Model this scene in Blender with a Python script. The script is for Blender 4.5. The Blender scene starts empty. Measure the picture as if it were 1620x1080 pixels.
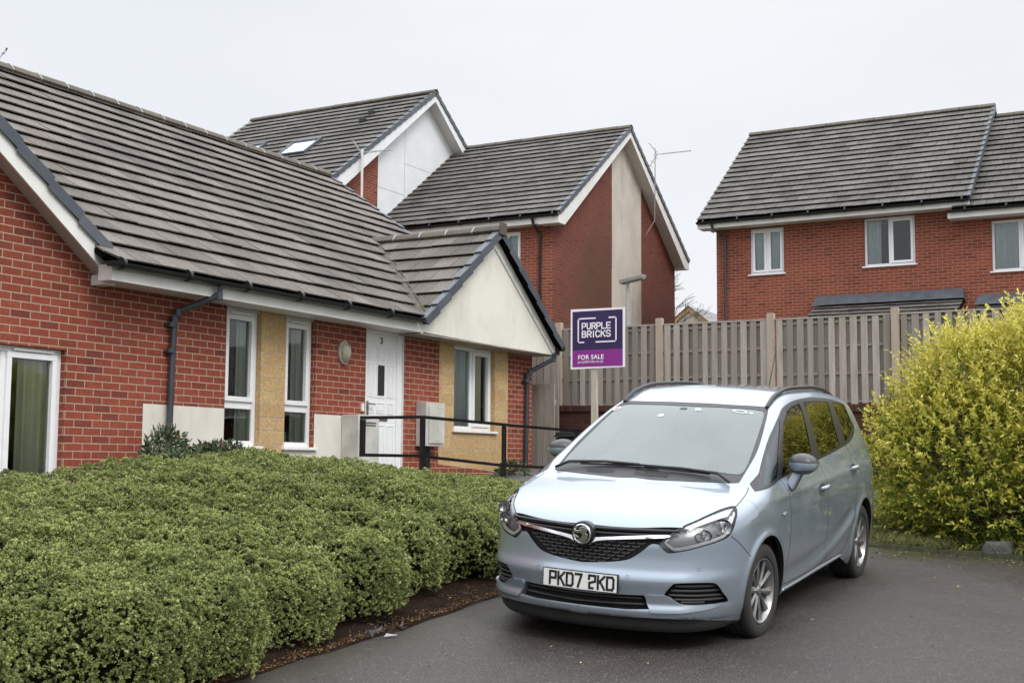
import bpy, bmesh, math, random
import numpy as np
from mathutils import Vector, Matrix
from mathutils.geometry import delaunay_2d_cdt, tessellate_polygon
R_ = math.radians
sc = bpy.context.scene
COL = sc.collection
# ---------------------------------------------------------------- camera
cd = bpy.data.cameras.new('camera'); cam = bpy.data.objects.new('camera', cd); COL.objects.link(cam)
cd.sensor_width = 36.0; cd.lens = 36.0 * 2046.97 / 1620.0; cd.clip_start = 0.1; cd.clip_end = 3000
FWD = Vector((0.87032478, 0.48328023, 0.09473648)); RGT = Vector((0.48488884, -0.87454956, 0.00677398))
UPV = RGT.cross(FWD).normalized()
cam.matrix_world = Matrix(((RGT.x, UPV.x, -FWD.x, 0), (RGT.y, UPV.y, -FWD.y, 0), (RGT.z, UPV.z, -FWD.z, 0), (0, 0, 0, 1)))
sc.camera = cam
# ---------------------------------------------------------------- world: overcast daylight
SUN_EL, SUN_AZ = R_(48), R_(205)       # azimuth measured clockwise from +Y
w = bpy.data.worlds.new('World'); sc.world = w; w.use_nodes = True
nt = w.node_tree; nt.nodes.clear()
wo = nt.nodes.new('ShaderNodeOutputWorld'); bg = nt.nodes.new('ShaderNodeBackground')
sky = nt.nodes.new('ShaderNodeTexSky'); sky.sky_type = 'NISHITA'; sky.sun_disc = False
sky.sun_elevation = SUN_EL; sky.sun_rotation = SUN_AZ; sky.air_density = 1.0; sky.dust_density = 3.0
tc = nt.nodes.new('ShaderNodeTexCoord'); nz = nt.nodes.new('ShaderNodeTexNoise')
nz.inputs['Scale'].default_value = 2.2; nz.inputs['Detail'].default_value = 5
mp = nt.nodes.new('ShaderNodeMapping'); mp.inputs['Scale'].default_value = (1, 1, 3)
rp = nt.nodes.new('ShaderNodeValToRGB')
rp.color_ramp.elements[0].position = 0.3; rp.color_ramp.elements[0].color = (7.75, 8.0, 8.35, 1)
rp.color_ramp.elements[1].position = 0.75; rp.color_ramp.elements[1].color = (8.7, 8.8, 8.95, 1)
mx = nt.nodes.new('ShaderNodeMixRGB'); mx.inputs[0].default_value = 0.93
nt.links.new(tc.outputs['Generated'], mp.inputs[0]); nt.links.new(mp.outputs[0], nz.inputs['Vector'])
nt.links.new(nz.outputs[0], rp.inputs[0]); nt.links.new(sky.outputs[0], mx.inputs[1]); nt.links.new(rp.outputs[0], mx.inputs[2])
sp = nt.nodes.new('ShaderNodeSeparateXYZ'); nt.links.new(tc.outputs['Generated'], sp.inputs[0])
zr = nt.nodes.new('ShaderNodeValToRGB'); nt.links.new(sp.outputs[2], zr.inputs[0])     # overcast sky: zenith about three times the horizon
for e_, (p_, v_) in zip((zr.color_ramp.elements[0], zr.color_ramp.elements[1], zr.color_ramp.elements.new(.6)), ((.34, .333), (1.0, 1.0), (.6, .80))): e_.position = p_; e_.color = (v_, v_, v_, 1)
m2 = nt.nodes.new('ShaderNodeMixRGB'); m2.blend_type = 'MULTIPLY'; m2.inputs[0].default_value = 1; m3 = nt.nodes.new('ShaderNodeVectorMath'); m3.operation = 'SCALE'; m3.inputs['Scale'].default_value = 3.0
nt.links.new(mx.outputs[0], m2.inputs[1]); nt.links.new(zr.outputs[0], m2.inputs[2]); nt.links.new(m2.outputs[0], m3.inputs[0]); nt.links.new(m3.outputs[0], bg.inputs[0]); nt.links.new(bg.outputs[0], wo.inputs[0])
bg.inputs[1].default_value = 0.103
sl = bpy.data.lights.new('sun', 'SUN'); so = bpy.data.objects.new('sun', sl); COL.objects.link(so)
sl.energy = 1.3; sl.angle = R_(22); sl.color = (1.0, 0.96, 0.90)
sd = Vector((math.sin(SUN_AZ) * math.cos(SUN_EL), math.cos(SUN_AZ) * math.cos(SUN_EL), math.sin(SUN_EL)))
so.rotation_euler = (-sd).to_track_quat('-Z', 'Y').to_euler()
sc.view_settings.view_transform = 'Standard'; sc.view_settings.look = 'None'
sc.view_settings.exposure = 0.15; sc.view_settings.gamma = 1.0

# ---------------------------------------------------------------- helpers
OFF = {}
def tagp(o, label, cat, group=None, kind=None):
    if label: o['label'] = label
    if cat: o['category'] = cat
    if group: o['group'] = group
    if kind: o['kind'] = kind
    return o
def thing(name, label, cat, loc=(0, 0, 0), group=None):
    o = bpy.data.objects.new(name, None); COL.objects.link(o); o.location = loc
    o.empty_display_size = 0.2; OFF[o.name] = Vector(loc)
    return tagp(o, label, cat, group)
class MB:
    """collects faces (world coordinates) for one mesh"""
    def __init__(s): s.v = []; s.f = []; s.c = []
    def add(s, vs, fs, c=None):
        b = len(s.v); s.v += [tuple(p) for p in vs]; s.f += [[b + i for i in f] for f in fs]
        s.c += [c if c is not None else .5] * len(fs)
    def box(s, x0, x1, y0, y1, z0, z1, c=None):
        s.add([(x0, y0, z0), (x1, y0, z0), (x1, y1, z0), (x0, y1, z0), (x0, y0, z1), (x1, y0, z1), (x1, y1, z1), (x0, y1, z1)],
              [(3, 2, 1, 0), (4, 5, 6, 7), (0, 1, 5, 4), (1, 2, 6, 5), (2, 3, 7, 6), (3, 0, 4, 7)], c)
    def prism(s, poly, fr, d0, d1, c=None):
        """poly of (u,v); fr(u,v,d)->xyz; extruded between depth d0 and d1"""
        n = len(poly)
        vs = [fr(u, v, d0) for u, v in poly] + [fr(u, v, d1) for u, v in poly]
        fs = [list(range(n)), list(range(2 * n - 1, n - 1, -1))] + [(i, (i + 1) % n + 0, (i + 1) % n + n, i + n) for i in range(n)]
        s.add(vs, [list(f)[::-1] for f in fs], c)
    def tube(s, pts, r, n=8, cap=True, c=None):
        pts = [Vector(p) for p in pts]; rs = r if isinstance(r, (list, tuple)) else [r] * len(pts)
        b = len(s.v); up = None; rings = []
        for i, p in enumerate(pts):
            t = (pts[min(i + 1, len(pts) - 1)] - pts[max(i - 1, 0)]).normalized()
            if up is None: up = Vector((0, 0, 1)) if abs(t.z) < .9 else Vector((1, 0, 0))
            sx = t.cross(up).normalized(); up = sx.cross(t).normalized()
            rings.append([p + (sx * math.cos(a) + up * math.sin(a)) * rs[i] for a in [2 * math.pi * k / n for k in range(n)]])
        vs = [q for rg in rings for q in rg]; fs = []
        for i in range(len(pts) - 1):
            for k in range(n): fs.append((i * n + k, i * n + (k + 1) % n, (i + 1) * n + (k + 1) % n, (i + 1) * n + k))
        if cap: fs.append(list(range(n))[::-1]); fs.append([(len(pts) - 1) * n + k for k in range(n)])
        s.add(vs, fs, c)
    def rod(s, a, b_, wx, wy, c=None):
        """rectangular bar from a to b"""
        a = Vector(a); b_ = Vector(b_); t = (b_ - a).normalized(); up = Vector((0, 0, 1)) if abs(t.z) < .9 else Vector((0, 1, 0))
        sx = t.cross(up).normalized() * wx / 2; sy = t.cross(sx).normalized() * wy / 2
        vs = [p + q for p in (a, b_) for q in (-sx - sy, sx - sy, sx + sy, -sx + sy)]
        s.add(vs, [(0, 3, 2, 1), (4, 5, 6, 7), (0, 1, 5, 4), (1, 2, 6, 5), (2, 3, 7, 6), (3, 0, 4, 7)][:], c)
def fixn(me):
    bm = bmesh.new(); bm.from_mesh(me); bmesh.ops.recalc_face_normals(bm, faces=bm.faces); bm.to_mesh(me); bm.free()
def obj(name, mb, mat, parent=None, smooth=False, bevel=0, fix=True, label=None, loc=None, clip=None, weld=False):
    me = bpy.data.meshes.new(name)
    off = OFF.get(parent.name, Vector((0, 0, 0))) if parent else Vector(loc or (0, 0, 0))
    me.from_pydata([(p[0] - off.x, p[1] - off.y, p[2] - off.z) for p in mb.v], [], mb.f)
    at = me.attributes.new('shade', 'FLOAT', 'FACE'); at.data.foreach_set('value', np.array([float(c) for c in mb.c], dtype=np.float32))
    if weld or clip or fix:
        bm = bmesh.new(); bm.from_mesh(me)
        if weld: bmesh.ops.remove_doubles(bm, verts=bm.verts, dist=1e-5)
        for (co, no) in (clip or []):
            bmesh.ops.bisect_plane(bm, geom=bm.verts[:] + bm.edges[:] + bm.faces[:], plane_co=Vector(co) - off, plane_no=Vector(no), clear_outer=True)
        if fix and not clip: bmesh.ops.recalc_face_normals(bm, faces=bm.faces)
        bm.to_mesh(me); bm.free()
    me.materials.append(mat)
    o = bpy.data.objects.new(name, me); COL.objects.link(o); OFF[o.name] = off
    if parent: o.parent = parent
    else: o.location = off
    if smooth:
        me.shade_smooth()
        if smooth != True: me.set_sharp_from_angle(angle=R_(smooth))
    if bevel:
        b = o.modifiers.new('bevel', 'BEVEL'); b.width = bevel; b.segments = 2; b.limit_method = 'ANGLE'; b.angle_limit = R_(40); b.harden_normals = False
    if label: o['label'] = label
    return o
def fast(name, V, F, mat, parent=None, shade=None, loc=None, smooth=False):
    """numpy mesh: V Nx3, F MxK"""
    me = bpy.data.meshes.new(name); off = OFF.get(parent.name, Vector((0, 0, 0))) if parent else Vector(loc or (0, 0, 0))
    V = np.asarray(V, dtype=np.float32) - np.array(off, dtype=np.float32); F = np.asarray(F, dtype=np.int32); k = F.shape[1]
    me.vertices.add(len(V)); me.vertices.foreach_set('co', V.ravel())
    me.loops.add(F.size); me.loops.foreach_set('vertex_index', F.ravel())
    me.polygons.add(len(F)); me.polygons.foreach_set('loop_start', np.arange(0, F.size, k, dtype=np.int32))
    try: me.polygons.foreach_set('loop_total', np.full(len(F), k, dtype=np.int32))
    except Exception: pass
    if shade is not None:
        at = me.attributes.new('shade', 'FLOAT', 'FACE'); at.data.foreach_set('value', np.asarray(shade, dtype=np.float32))
    me.update(calc_edges=True); me.validate(); me.materials.append(mat)
    if smooth: me.shade_smooth()
    o = bpy.data.objects.new(name, me); COL.objects.link(o); OFF[o.name] = off
    if parent: o.parent = parent
    else: o.location = off
    return o

# ---------------------------------------------------------------- materials
MATS = {}
class NT:
    def __init__(s, name):
        s.m = bpy.data.materials.new(name); s.m.use_nodes = True; s.t = s.m.node_tree
        s.b = s.t.nodes['Principled BSDF']; s.out = s.t.nodes['Material Output']; MATS[name] = s.m
    def n(s, ty, **kw):
        q = s.t.nodes.new('ShaderNode' + ty)
        for k, v in kw.items():
            if k in q.inputs: s.set(q.inputs[k], v)
            else: setattr(q, k, v)
        return q
    def set(s, sock, v):
        if isinstance(v, bpy.types.NodeSocket): s.t.links.new(v, sock)
        else: sock.default_value = v
    def L(s, a, b): s.t.links.new(a, b)
    def p(s, **kw):
        for k, v in kw.items(): s.set(s.b.inputs[k.replace('_', ' ')], v)
        return s
    def pos(s): return s.n('NewGeometry').outputs['Position']
    def objc(s): return s.n('TexCoord').outputs['Object']
    def noise(s, vec, scale, detail=4, rough=.55, out='Fac'):
        q = s.n('TexNoise', Scale=scale, Detail=detail, Roughness=rough); s.L(vec, q.inputs['Vector']); return q.outputs[out]
    def ramp(s, fac, stops):
        q = s.n('ValToRGB'); cr = q.color_ramp; s.L(fac, q.inputs[0])
        while len(cr.elements) < len(stops): cr.elements.new(.5)
        for e, (p_, c_) in zip(cr.elements, stops):
            e.position = p_; e.color = (c_[0], c_[1], c_[2], 1) if isinstance(c_, (tuple, list)) else (c_, c_, c_, 1)
        return q.outputs[0]
    def mix(s, f, a, b, mode='MIX'):
        q = s.n('MixRGB', blend_type=mode); s.set(q.inputs[0], f); 
        for i, c_ in ((1, a), (2, b)):
            s.set(q.inputs[i], (c_[0], c_[1], c_[2], 1) if isinstance(c_, tuple) else c_)
        return q.outputs[0]
    def math(s, op, a, b=0.0):
        q = s.n('Math', operation=op); s.set(q.inputs[0], a); s.set(q.inputs[1], b); return q.outputs[0]
    def attr(s, name='shade'): return s.n('Attribute', attribute_name=name).outputs['Fac']
    def bump(s, h, strength=.3, dist=.01):
        q = s.n('Bump', Strength=strength, Distance=dist); s.L(h, q.inputs['Height']); s.L(q.outputs[0], s.b.inputs['Normal']); return q
    def map(s, vec, scale=(1, 1, 1), loc=(0, 0, 0)):
        q = s.n('Mapping'); s.L(vec, q.inputs[0]); q.inputs['Scale'].default_value = scale; q.inputs['Location'].default_value = loc; return q.outputs[0]
def simple(name, col, rough=.5, metal=0, noise=.0, nscale=6, spec=None, coat=0):
    q = NT(name); q.p(Roughness=rough, Metallic=metal)
    if spec is not None: q.p(Specular_IOR_Level=spec)
    if coat: q.p(Coat_Weight=coat)
    if noise:
        f = q.noise(q.pos(), nscale, 5); c2 = tuple(c * (1 - noise) for c in col)
        q.p(Base_Color=q.mix(q.ramp(f, [(.35, 0.), (.7, 1.)]), c2, tuple(col)))
    else: q.p(Base_Color=(*col, 1))
    return q.m

def brick_mat(name, c1, c2, mortar, dirt=None, var=.5):
    q = NT(name); P = q.pos(); s = q.n('SeparateXYZ'); q.L(P, s.inputs[0])
    u = q.math('ADD', s.outputs[0], s.outputs[1]); cb = q.n('CombineXYZ'); q.L(q.math('ADD', u, 0.1), cb.inputs[0]); q.L(q.math('ADD', s.outputs[2], 20 - .0012), cb.inputs[1])
    br = q.n('TexBrick', Scale=1.0); br.offset = .5; br.squash = 1.0
    br.inputs['Brick Width'].default_value = .225; br.inputs['Row Height'].default_value = .075
    br.inputs['Mortar Size'].default_value = .0062; br.inputs['Mortar Smooth'].default_value = .25; br.inputs['Bias'].default_value = 0.0
    q.L(cb.outputs[0], br.inputs['Vector'])
    br.inputs['Color1'].default_value = (0, 0, 0, 1); br.inputs['Color2'].default_value = (1, 1, 1, 1); br.inputs['Mortar'].default_value = (.5, .5, .5, 1)
    base = q.ramp(br.outputs['Color'], [(0., c1), (.22, tuple((a + b * 2) / 3 for a, b in zip(c1, c2))), (1., c2)])
    fine = q.ramp(q.noise(P, 34, 4), [(.3, .72), (.7, 1.15)])
    base = q.mix(.75, base, fine, 'MULTIPLY')
    big = q.ramp(q.noise(P, 1.1, 3), [(.3, .74), (.75, 1.14)]); base = q.mix(.8, base, big, 'MULTIPLY')
    mcol = q.mix(q.noise(P, 9, 3), mortar, tuple(m * .68 for m in mortar))
    col = q.mix(br.outputs['Fac'], base, mcol)
    if dirt: col = dirt(q, P, col, s)
    q.p(Base_Color=col, Roughness=.86, Specular_IOR_Level=.3)
    h = q.math('ADD', q.math('MULTIPLY', q.math('SUBTRACT', 1.0, br.outputs['Fac']), 1.0), q.math('MULTIPLY', q.noise(P, 60, 3), .35))
    q.bump(h, .75, .006); return q.m
BR1, BR2, MOR = (.165, .041, .029), (.285, .068, .039), (.50, .345, .26)
M_brick = brick_mat('red_brick', BR1, BR2, MOR)
def gdirt(q, P, col, s):
    n1 = q.noise(q.map(P, (.22, .22, .16)), 1.6, 4)
    m = q.ramp(q.math('ADD', q.math('MULTIPLY', q.math('SUBTRACT', 7.4, s.outputs[2]), .17), q.math('MULTIPLY', q.math('SUBTRACT', n1, .5), 1.3)), [(-.05, 0.), (.55, .95)])
    lim = q.ramp(q.math('MULTIPLY', s.outputs[0], .01), [(.2838, 0.), (.305, 1.), (.3185, 1.), (.32, .3)])
    return q.mix(q.math('MULTIPLY', m, lim), col, q.mix(.35, (.085, .052, .03), col))
M_brickG = brick_mat('weathered_red_brick', (.125, .038, .03), (.20, .055, .038), (.24, .135, .105), gdirt)
M_brickH = brick_mat('far_red_brick', (.16, .043, .029), (.265, .070, .041), (.42, .26, .185))
M_brickW = brick_mat('dark_brown_brick', (.035, .014, .012), (.085, .028, .02), (.07, .05, .042))

def stone():
    q = NT('yellow_stone_block'); P = q.pos(); s = q.n('SeparateXYZ'); q.L(P, s.inputs[0]); cb = q.n('CombineXYZ')
    q.L(q.math('ADD', s.outputs[0], q.math('ADD', s.outputs[1], .06)), cb.inputs[0]); q.L(q.math('ADD', s.outputs[2], 20.035), cb.inputs[1])
    br = q.n('TexBrick', Scale=1.0); br.offset = .5
    for k, v in (('Brick Width', .45), ('Row Height', .15), ('Mortar Size', .006), ('Mortar Smooth', .4)): br.inputs[k].default_value = v
    q.L(cb.outputs[0], br.inputs['Vector']); br.inputs['Color1'].default_value = (.46, .30, .135, 1); br.inputs['Color2'].default_value = (.56, .39, .195, 1); br.inputs['Mortar'].default_value = (.50, .40, .32, 1)
    f = q.ramp(q.noise(P, 30, 6, .65), [(.3, .62), (.65, 1.15)]); col = q.mix(.8, br.outputs['Color'], f, 'MULTIPLY')
    q.p(Base_Color=col, Roughness=.9); q.bump(q.math('ADD', q.math('MULTIPLY', br.outputs['Fac'], -.8), q.noise(P, 45, 5)), .8, .01); return q.m
M_stone = stone()
def render_mat(name, base, stain, amt, sc_=1.2):
    q = NT(name); P = q.pos()
    a = q.noise(q.map(P, (1, 1, .6)), sc_, 6, .65); b = q.noise(q.map(P, (2.2, 2.2, .35)), sc_ * 1.6, 5, .7)
    m = q.math('MULTIPLY', q.ramp(a, [(.42, 0.), (.72, 1.)]), q.ramp(b, [(.3, .25), (.7, 1.)]))
    q.p(Base_Color=q.mix(q.math('MULTIPLY', m, amt), base, stain), Roughness=.85); q.bump(q.noise(P, 120, 2), .25, .003); return q.m
M_render = render_mat('cream_render', (.70, .67, .60), (.40, .37, .32), .55, 2.4)
M_panel = render_mat('white_gable_board', (.72, .70, .63), (.36, .34, .28), .6, 1.6)
M_strip = render_mat('stained_render', (.58, .535, .47), (.17, .15, .125), .8, .7)
M_clad = simple('white_cladding', (.76, .78, .80), .5, noise=.1, nscale=2)
M_upvc = simple('white_upvc', (.82, .83, .84), .28, noise=.06, nscale=9)
M_fascia = simple('white_fascia_board', (.78, .775, .75), .4, noise=.14, nscale=3)
M_black = simple('black_gutter_plastic', (.018, .019, .021), .35, noise=.4, nscale=5)
M_rail = simple('black_painted_steel', (.006, .006, .007), .3, noise=.3)
M_pipe = simple('grey_downpipe_plastic', (.05, .058, .072), .38, noise=.3, nscale=4)
M_verge = NT('grey_verge_cap'); _q = M_verge; _q.p(Base_Color=_q.mix(_q.math('ADD', _q.math('MULTIPLY', _q.noise(_q.pos(), 5, 5), .6), _q.math('MULTIPLY', _q.attr(), .4)), (.035, .044, .058), (.11, .124, .142)), Roughness=.45); M_verge = _q.m
M_door = simple('white_door_skin', (.83, .84, .85), .3, noise=.04)
M_box = simple('cream_meter_box_plastic', (.62, .61, .56), .5, noise=.3, nscale=4)
M_metal = simple('dull_steel', (.42, .41, .39), .35, 1.0, noise=.2)
M_galv = simple('galvanised_steel', (.30, .32, .33), .5, .7, noise=.3, nscale=3)
M_lead = simple('lead_flashing', (.10, .115, .135), .55, .3, noise=.35, nscale=5)
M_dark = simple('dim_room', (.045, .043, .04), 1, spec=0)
M_seal = simple('dark_rubber', (.012, .012, .012), .6)
def tile_mat(name, lo, hi, wear, moss=.5):
    q = NT(name); P = q.pos(); a = q.attr()
    base = q.mix(a, lo, hi)
    w1 = q.noise(q.map(P, (1.2, .8, 1)), 1.1, 6, .65); base = q.mix(q.ramp(w1, [(.4, 0.), (.72, .8)]), base, wear); w2 = q.noise(q.map(P, (.5, .5, .5), (7, 3, 1)), 1.3, 7, .7); base = q.mix(q.ramp(w2, [(.52, 0.), (.72, .6)]), base, tuple(c_ * .62 for c_ in lo))
    f = q.ramp(q.noise(P, 26, 5, .7), [(.28, .55), (.7, 1.2)]); base = q.mix(.85, base, f, 'MULTIPLY')
    sp = q.noise(P, 75, 3, .7); base = q.mix(q.ramp(sp, [(.6, 0.), (.7, .35)]), base, (.42, .42, .38))
    ms = q.math('MULTIPLY', q.ramp(q.noise(P, 7, 6, .75), [(.6, 0.), (.70, 1.)]), q.ramp(q.noise(P, 40, 3), [(.45, 0.), (.6, 1.)]))
    base = q.mix(q.math('MULTIPLY', ms, moss), base, (.11, .10, .03))
    q.p(Base_Color=base, Roughness=.82); q.bump(q.noise(P, 90, 5, .7), .5, .006); return q.m
M_tile = tile_mat('weathered_concrete_tile', (.060, .051, .044), (.175, .154, .136), (.195, .172, .152), .9)
M_tile2 = tile_mat('dark_concrete_tile', (.042, .039, .035), (.135, .126, .115), (.175, .163, .148), .8)
M_under = simple('dark_roof_underlay', (.006, .006, .006), 1, spec=0)
M_ridge = tile_mat('mossy_ridge_tile', (.07, .06, .05), (.11, .095, .078), (.13, .115, .07), .9)
M_clip = simple('pale_ridge_clip', (.34, .35, .36), .5)
def glass():
    q = NT('window_glass'); q.t.nodes.remove(q.b); tr = q.n('BsdfTransparent', Color=(.86, .91, .90, 1)); gl = q.n('BsdfGlossy', Roughness=.03, Color=(.95, .97, 1, 1))
    fr = q.n('Fresnel', IOR=1.75); mxs = q.n('MixShader'); q.L(fr.outputs[0], mxs.inputs[0]); q.L(tr.outputs[0], mxs.inputs[1]); q.L(gl.outputs[0], mxs.inputs[2]); q.L(mxs.outputs[0], q.out.inputs[0])
    nb = q.noise(q.pos(), 1.7, 2); b = q.n('Bump', Strength=.05, Distance=.05); q.L(nb, b.inputs['Height']); q.L(b.outputs[0], gl.inputs['Normal']); return q.m
M_glass = glass()
def cloth(name, a, b, vdir=40):
    q = NT(name); s = q.n('SeparateXYZ'); q.L(q.pos(), s.inputs[0]); q.p(Base_Color=q.mix(q.noise(q.pos(), 4, 3), a, b), Roughness=.95); return q.m
M_curt = cloth('olive_curtain_cloth', (.60, .60, .42), (.80, .79, .60))
M_net = cloth('pale_blind_cloth', (.50, .55, .55), (.72, .77, .77))
M_sage = cloth('sage_curtain_cloth', (.48, .52, .42), (.66, .70, .58))
# ---------------------------------------------------------------- house parts
GA, GB = .074, .058
def gz(x, y):      # sloping ground
    return -1.108 + GA * (min(max(x, -15), 48) - 8.54) + GB * (min(max(y, -14), 30) - 3.74)
frX = lambda Y: (lambda u, v, d: (u, Y + d, v))       # wall facing -Y, u = x, depth goes +Y
frY = lambda X: (lambda u, v, d: (X + d, u, v))       # wall facing -X, u = y, depth goes +X
def wall(name, mat, parent, outline, holes, fr, depth=.11, label=None):
    """flat wall with openings and their reveals; outline/holes are lists of (u,v)"""
    mb = MB(); loops = [[Vector((p[0], p[1], 0)) for p in outline]] + [[Vector((p[0], p[1], 0)) for p in h] for h in holes]
    tris = tessellate_polygon(loops); flat = [p for l in loops for p in l]
    mb.add([fr(p.x, p.y, 0) for p in flat], tris)
    for h in holes:
        n = len(h)
        for i in range(n):
            a, b = h[i], h[(i + 1) % n]; mb.add([fr(*a, 0), fr(*b, 0), fr(*b, depth), fr(*a, depth)], [(0, 1, 2, 3)])
    return obj(name, mb, mat, parent, fix=False, label=label)
def rect(u0, u1, v0, v1): return [(u0, v0), (u1, v0), (u1, v1), (u0, v1)]
def frame_ring(mb, u0, u1, v0, v1, t, fr, d0, d1):
    for q in ((u0, u1, v1 - t, v1), (u0, u1, v0, v0 + t), (u0, u0 + t, v0 + t, v1 - t), (u1 - t, u1, v0 + t, v1 - t)):
        mb.prism(rect(*q), fr, d0, d1)
def curtain(parent, fr, u0, u1, v0, v1, d, mat, folds=7, amp=.03, name='curtain'):
    n = max(12, folds * 8); mb = MB(); vs = []; r = random.Random(int(u0 * 991) % 9973); ph = r.random() * 6
    for i in range(n + 1):
        t = i / n; u = u0 + (u1 - u0) * t; w_ = amp * (math.sin(t * folds * 6.283 + ph) + .4 * math.sin(t * folds * 2.7 * 6.283 + ph * 2))
        vs += [fr(u, v0, d + w_), fr(u, v1, d + w_ * .8)]
    mb.add(vs, [(2 * i, 2 * i + 2, 2 * i + 3, 2 * i + 1) for i in range(n)]); return obj(name, mb, mat, parent, smooth=True, fix=False)
def window(parent, fr, u0, u1, v0, v1, cells, rec=.07, sill=None, ft=.055, curtains=(), vents=(), room=.7):
    """cells: list of (u0,u1,v0,v1,opening) in absolute coordinates inside the frame"""
    mb = MB(); frame_ring(mb, u0, u1, v0, v1, ft, fr, rec, rec + .07)
    for c in cells:
        if c[4]: frame_ring(mb, c[0], c[1], c[2], c[3], .055, fr, rec - .018, rec + .05)
    us = sorted({round(c[0], 4) for c in cells} | {round(c[1], 4) for c in cells})
    vs_ = sorted({round(c[2], 4) for c in cells} | {round(c[3], 4) for c in cells})
    for a, b in zip(us[1:-1:2], us[2:-1:2]): mb.prism(rect(a, b, v0 + ft, v1 - ft), fr, rec + .003, rec + .067)
    for a, b in zip(vs_[1:-1:2], vs_[2:-1:2]): mb.prism(rect(u0 + ft, u1 - ft, a, b), fr, rec + .005, rec + .065)
    for (a, b, v) in vents: mb.prism(rect(a, b, v, v + .022), fr, rec - .035, rec)
    wdw = obj('window', mb, M_upvc, parent, bevel=.004)
    for c in cells:
        t = .05 if c[4] else 0.0
        q4 = [Vector(fr(*p_, rec + .025)) for p_ in rect(c[0] + t, c[1] - t, c[2] + t, c[3] - t)]; fl_ = (q4[1] - q4[0]).cross(q4[2] - q4[0]).dot(Vector(fr(0, 0, 1)) - Vector(fr(0, 0, 0))) > 0
        g = MB(); g.add(q4, [(3, 2, 1, 0) if fl_ else (0, 1, 2, 3)]); obj('pane', g, M_glass, wdw, fix=False)
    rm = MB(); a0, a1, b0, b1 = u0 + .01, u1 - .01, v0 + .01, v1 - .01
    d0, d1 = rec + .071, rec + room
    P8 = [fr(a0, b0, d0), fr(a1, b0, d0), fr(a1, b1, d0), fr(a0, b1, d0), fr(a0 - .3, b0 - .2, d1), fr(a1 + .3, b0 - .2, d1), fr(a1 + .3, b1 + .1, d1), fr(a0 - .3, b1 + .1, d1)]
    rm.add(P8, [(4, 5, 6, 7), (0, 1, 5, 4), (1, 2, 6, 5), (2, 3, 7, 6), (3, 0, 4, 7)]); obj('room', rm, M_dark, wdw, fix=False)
    for (a, b, c_, d_, m_, k_) in curtains: curtain(wdw, fr, a, b, c_, d_, rec + .10, m_, k_)
    if sill:
        sb = MB(); sb.prism([(u0 - sill, v0 - .035), (u1 + sill, v0 - .035), (u1 + sill, v0 - .004), (u0 - sill, v0 - .004)], fr, -.04, rec + .03); obj('sill', sb, M_upvc, wdw, bevel=.003)
    return wdw
def roof(parent, O, A, S, L, H, mat, clip=None, gauge=.335, tw=.30, seed=1, name='roof', jit=.004, th=.03):
    """tiled slope: O eave corner, A unit vector along the eave, S unit vector up the slope"""
    O, A, S = Vector(O), Vector(A).normalized(), Vector(S).normalized(); N = A.cross(S).normalized()
    if N.z < 0: N = -N
    r = random.Random(seed); mb = MB(); ns = int(math.ceil(H / gauge)); na = int(math.ceil(L / tw)) + 1
    for i in range(ns):
        s0 = i * gauge; s1 = min(H, s0 + gauge + .01); sh = r.random()
        for k in range(na):
            a0 = max(0, (k - (.5 if i % 2 else 0)) * tw); a1 = min(L, (k + 1 - (.5 if i % 2 else 0)) * tw)
            if a1 - a0 < .02: continue
            g = .0045; j = r.uniform(-jit, jit); n0 = th + j + .016; n1 = .008 + j * .3; ds = r.uniform(-.004, .004)
            p = lambda a, s, n: O + A * a + S * s + N * n
            vs = [p(a0 + g, s0 + ds, n0), p(a1 - g, s0 + ds, n0 + r.uniform(-.001, .001)), p(a1 - g, s1, n1), p(a0 + g, s1, n1), p(a0 + g, s0 + ds, n0 - .015), p(a1 - g, s0 + ds, n0 - .015), p(a1 - g, s1, n1 - .014), p(a0 + g, s1, n1 - .014)]
            mb.add(vs, [(0, 1, 2, 3), (4, 5, 1, 0), (5, 6, 2, 1), (7, 4, 0, 3), (7, 6, 5, 4)], min(1, max(0, .12 + .55 * r.random() + .25 * r.random() * sh + (.35 if r.random() < .06 else 0))))
    o = obj(name, mb, mat, parent, clip=clip, fix=False)
    ub = MB(); p = lambda a, s, n: O + A * a + S * s + N * n
    ub.add([p(0, 0, -.012), p(L, 0, -.012), p(L, H, -.012), p(0, H, -.012), p(0, 0, -.05), p(L, 0, -.05), p(L, H, -.05), p(0, H, -.05)], [(0, 1, 2, 3), (7, 6, 5, 4), (0, 4, 5, 1), (1, 5, 6, 2), (2, 6, 7, 3), (3, 7, 4, 0)])
    obj('underlay', ub, M_under, o, clip=clip, fix=False)
    return o
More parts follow.
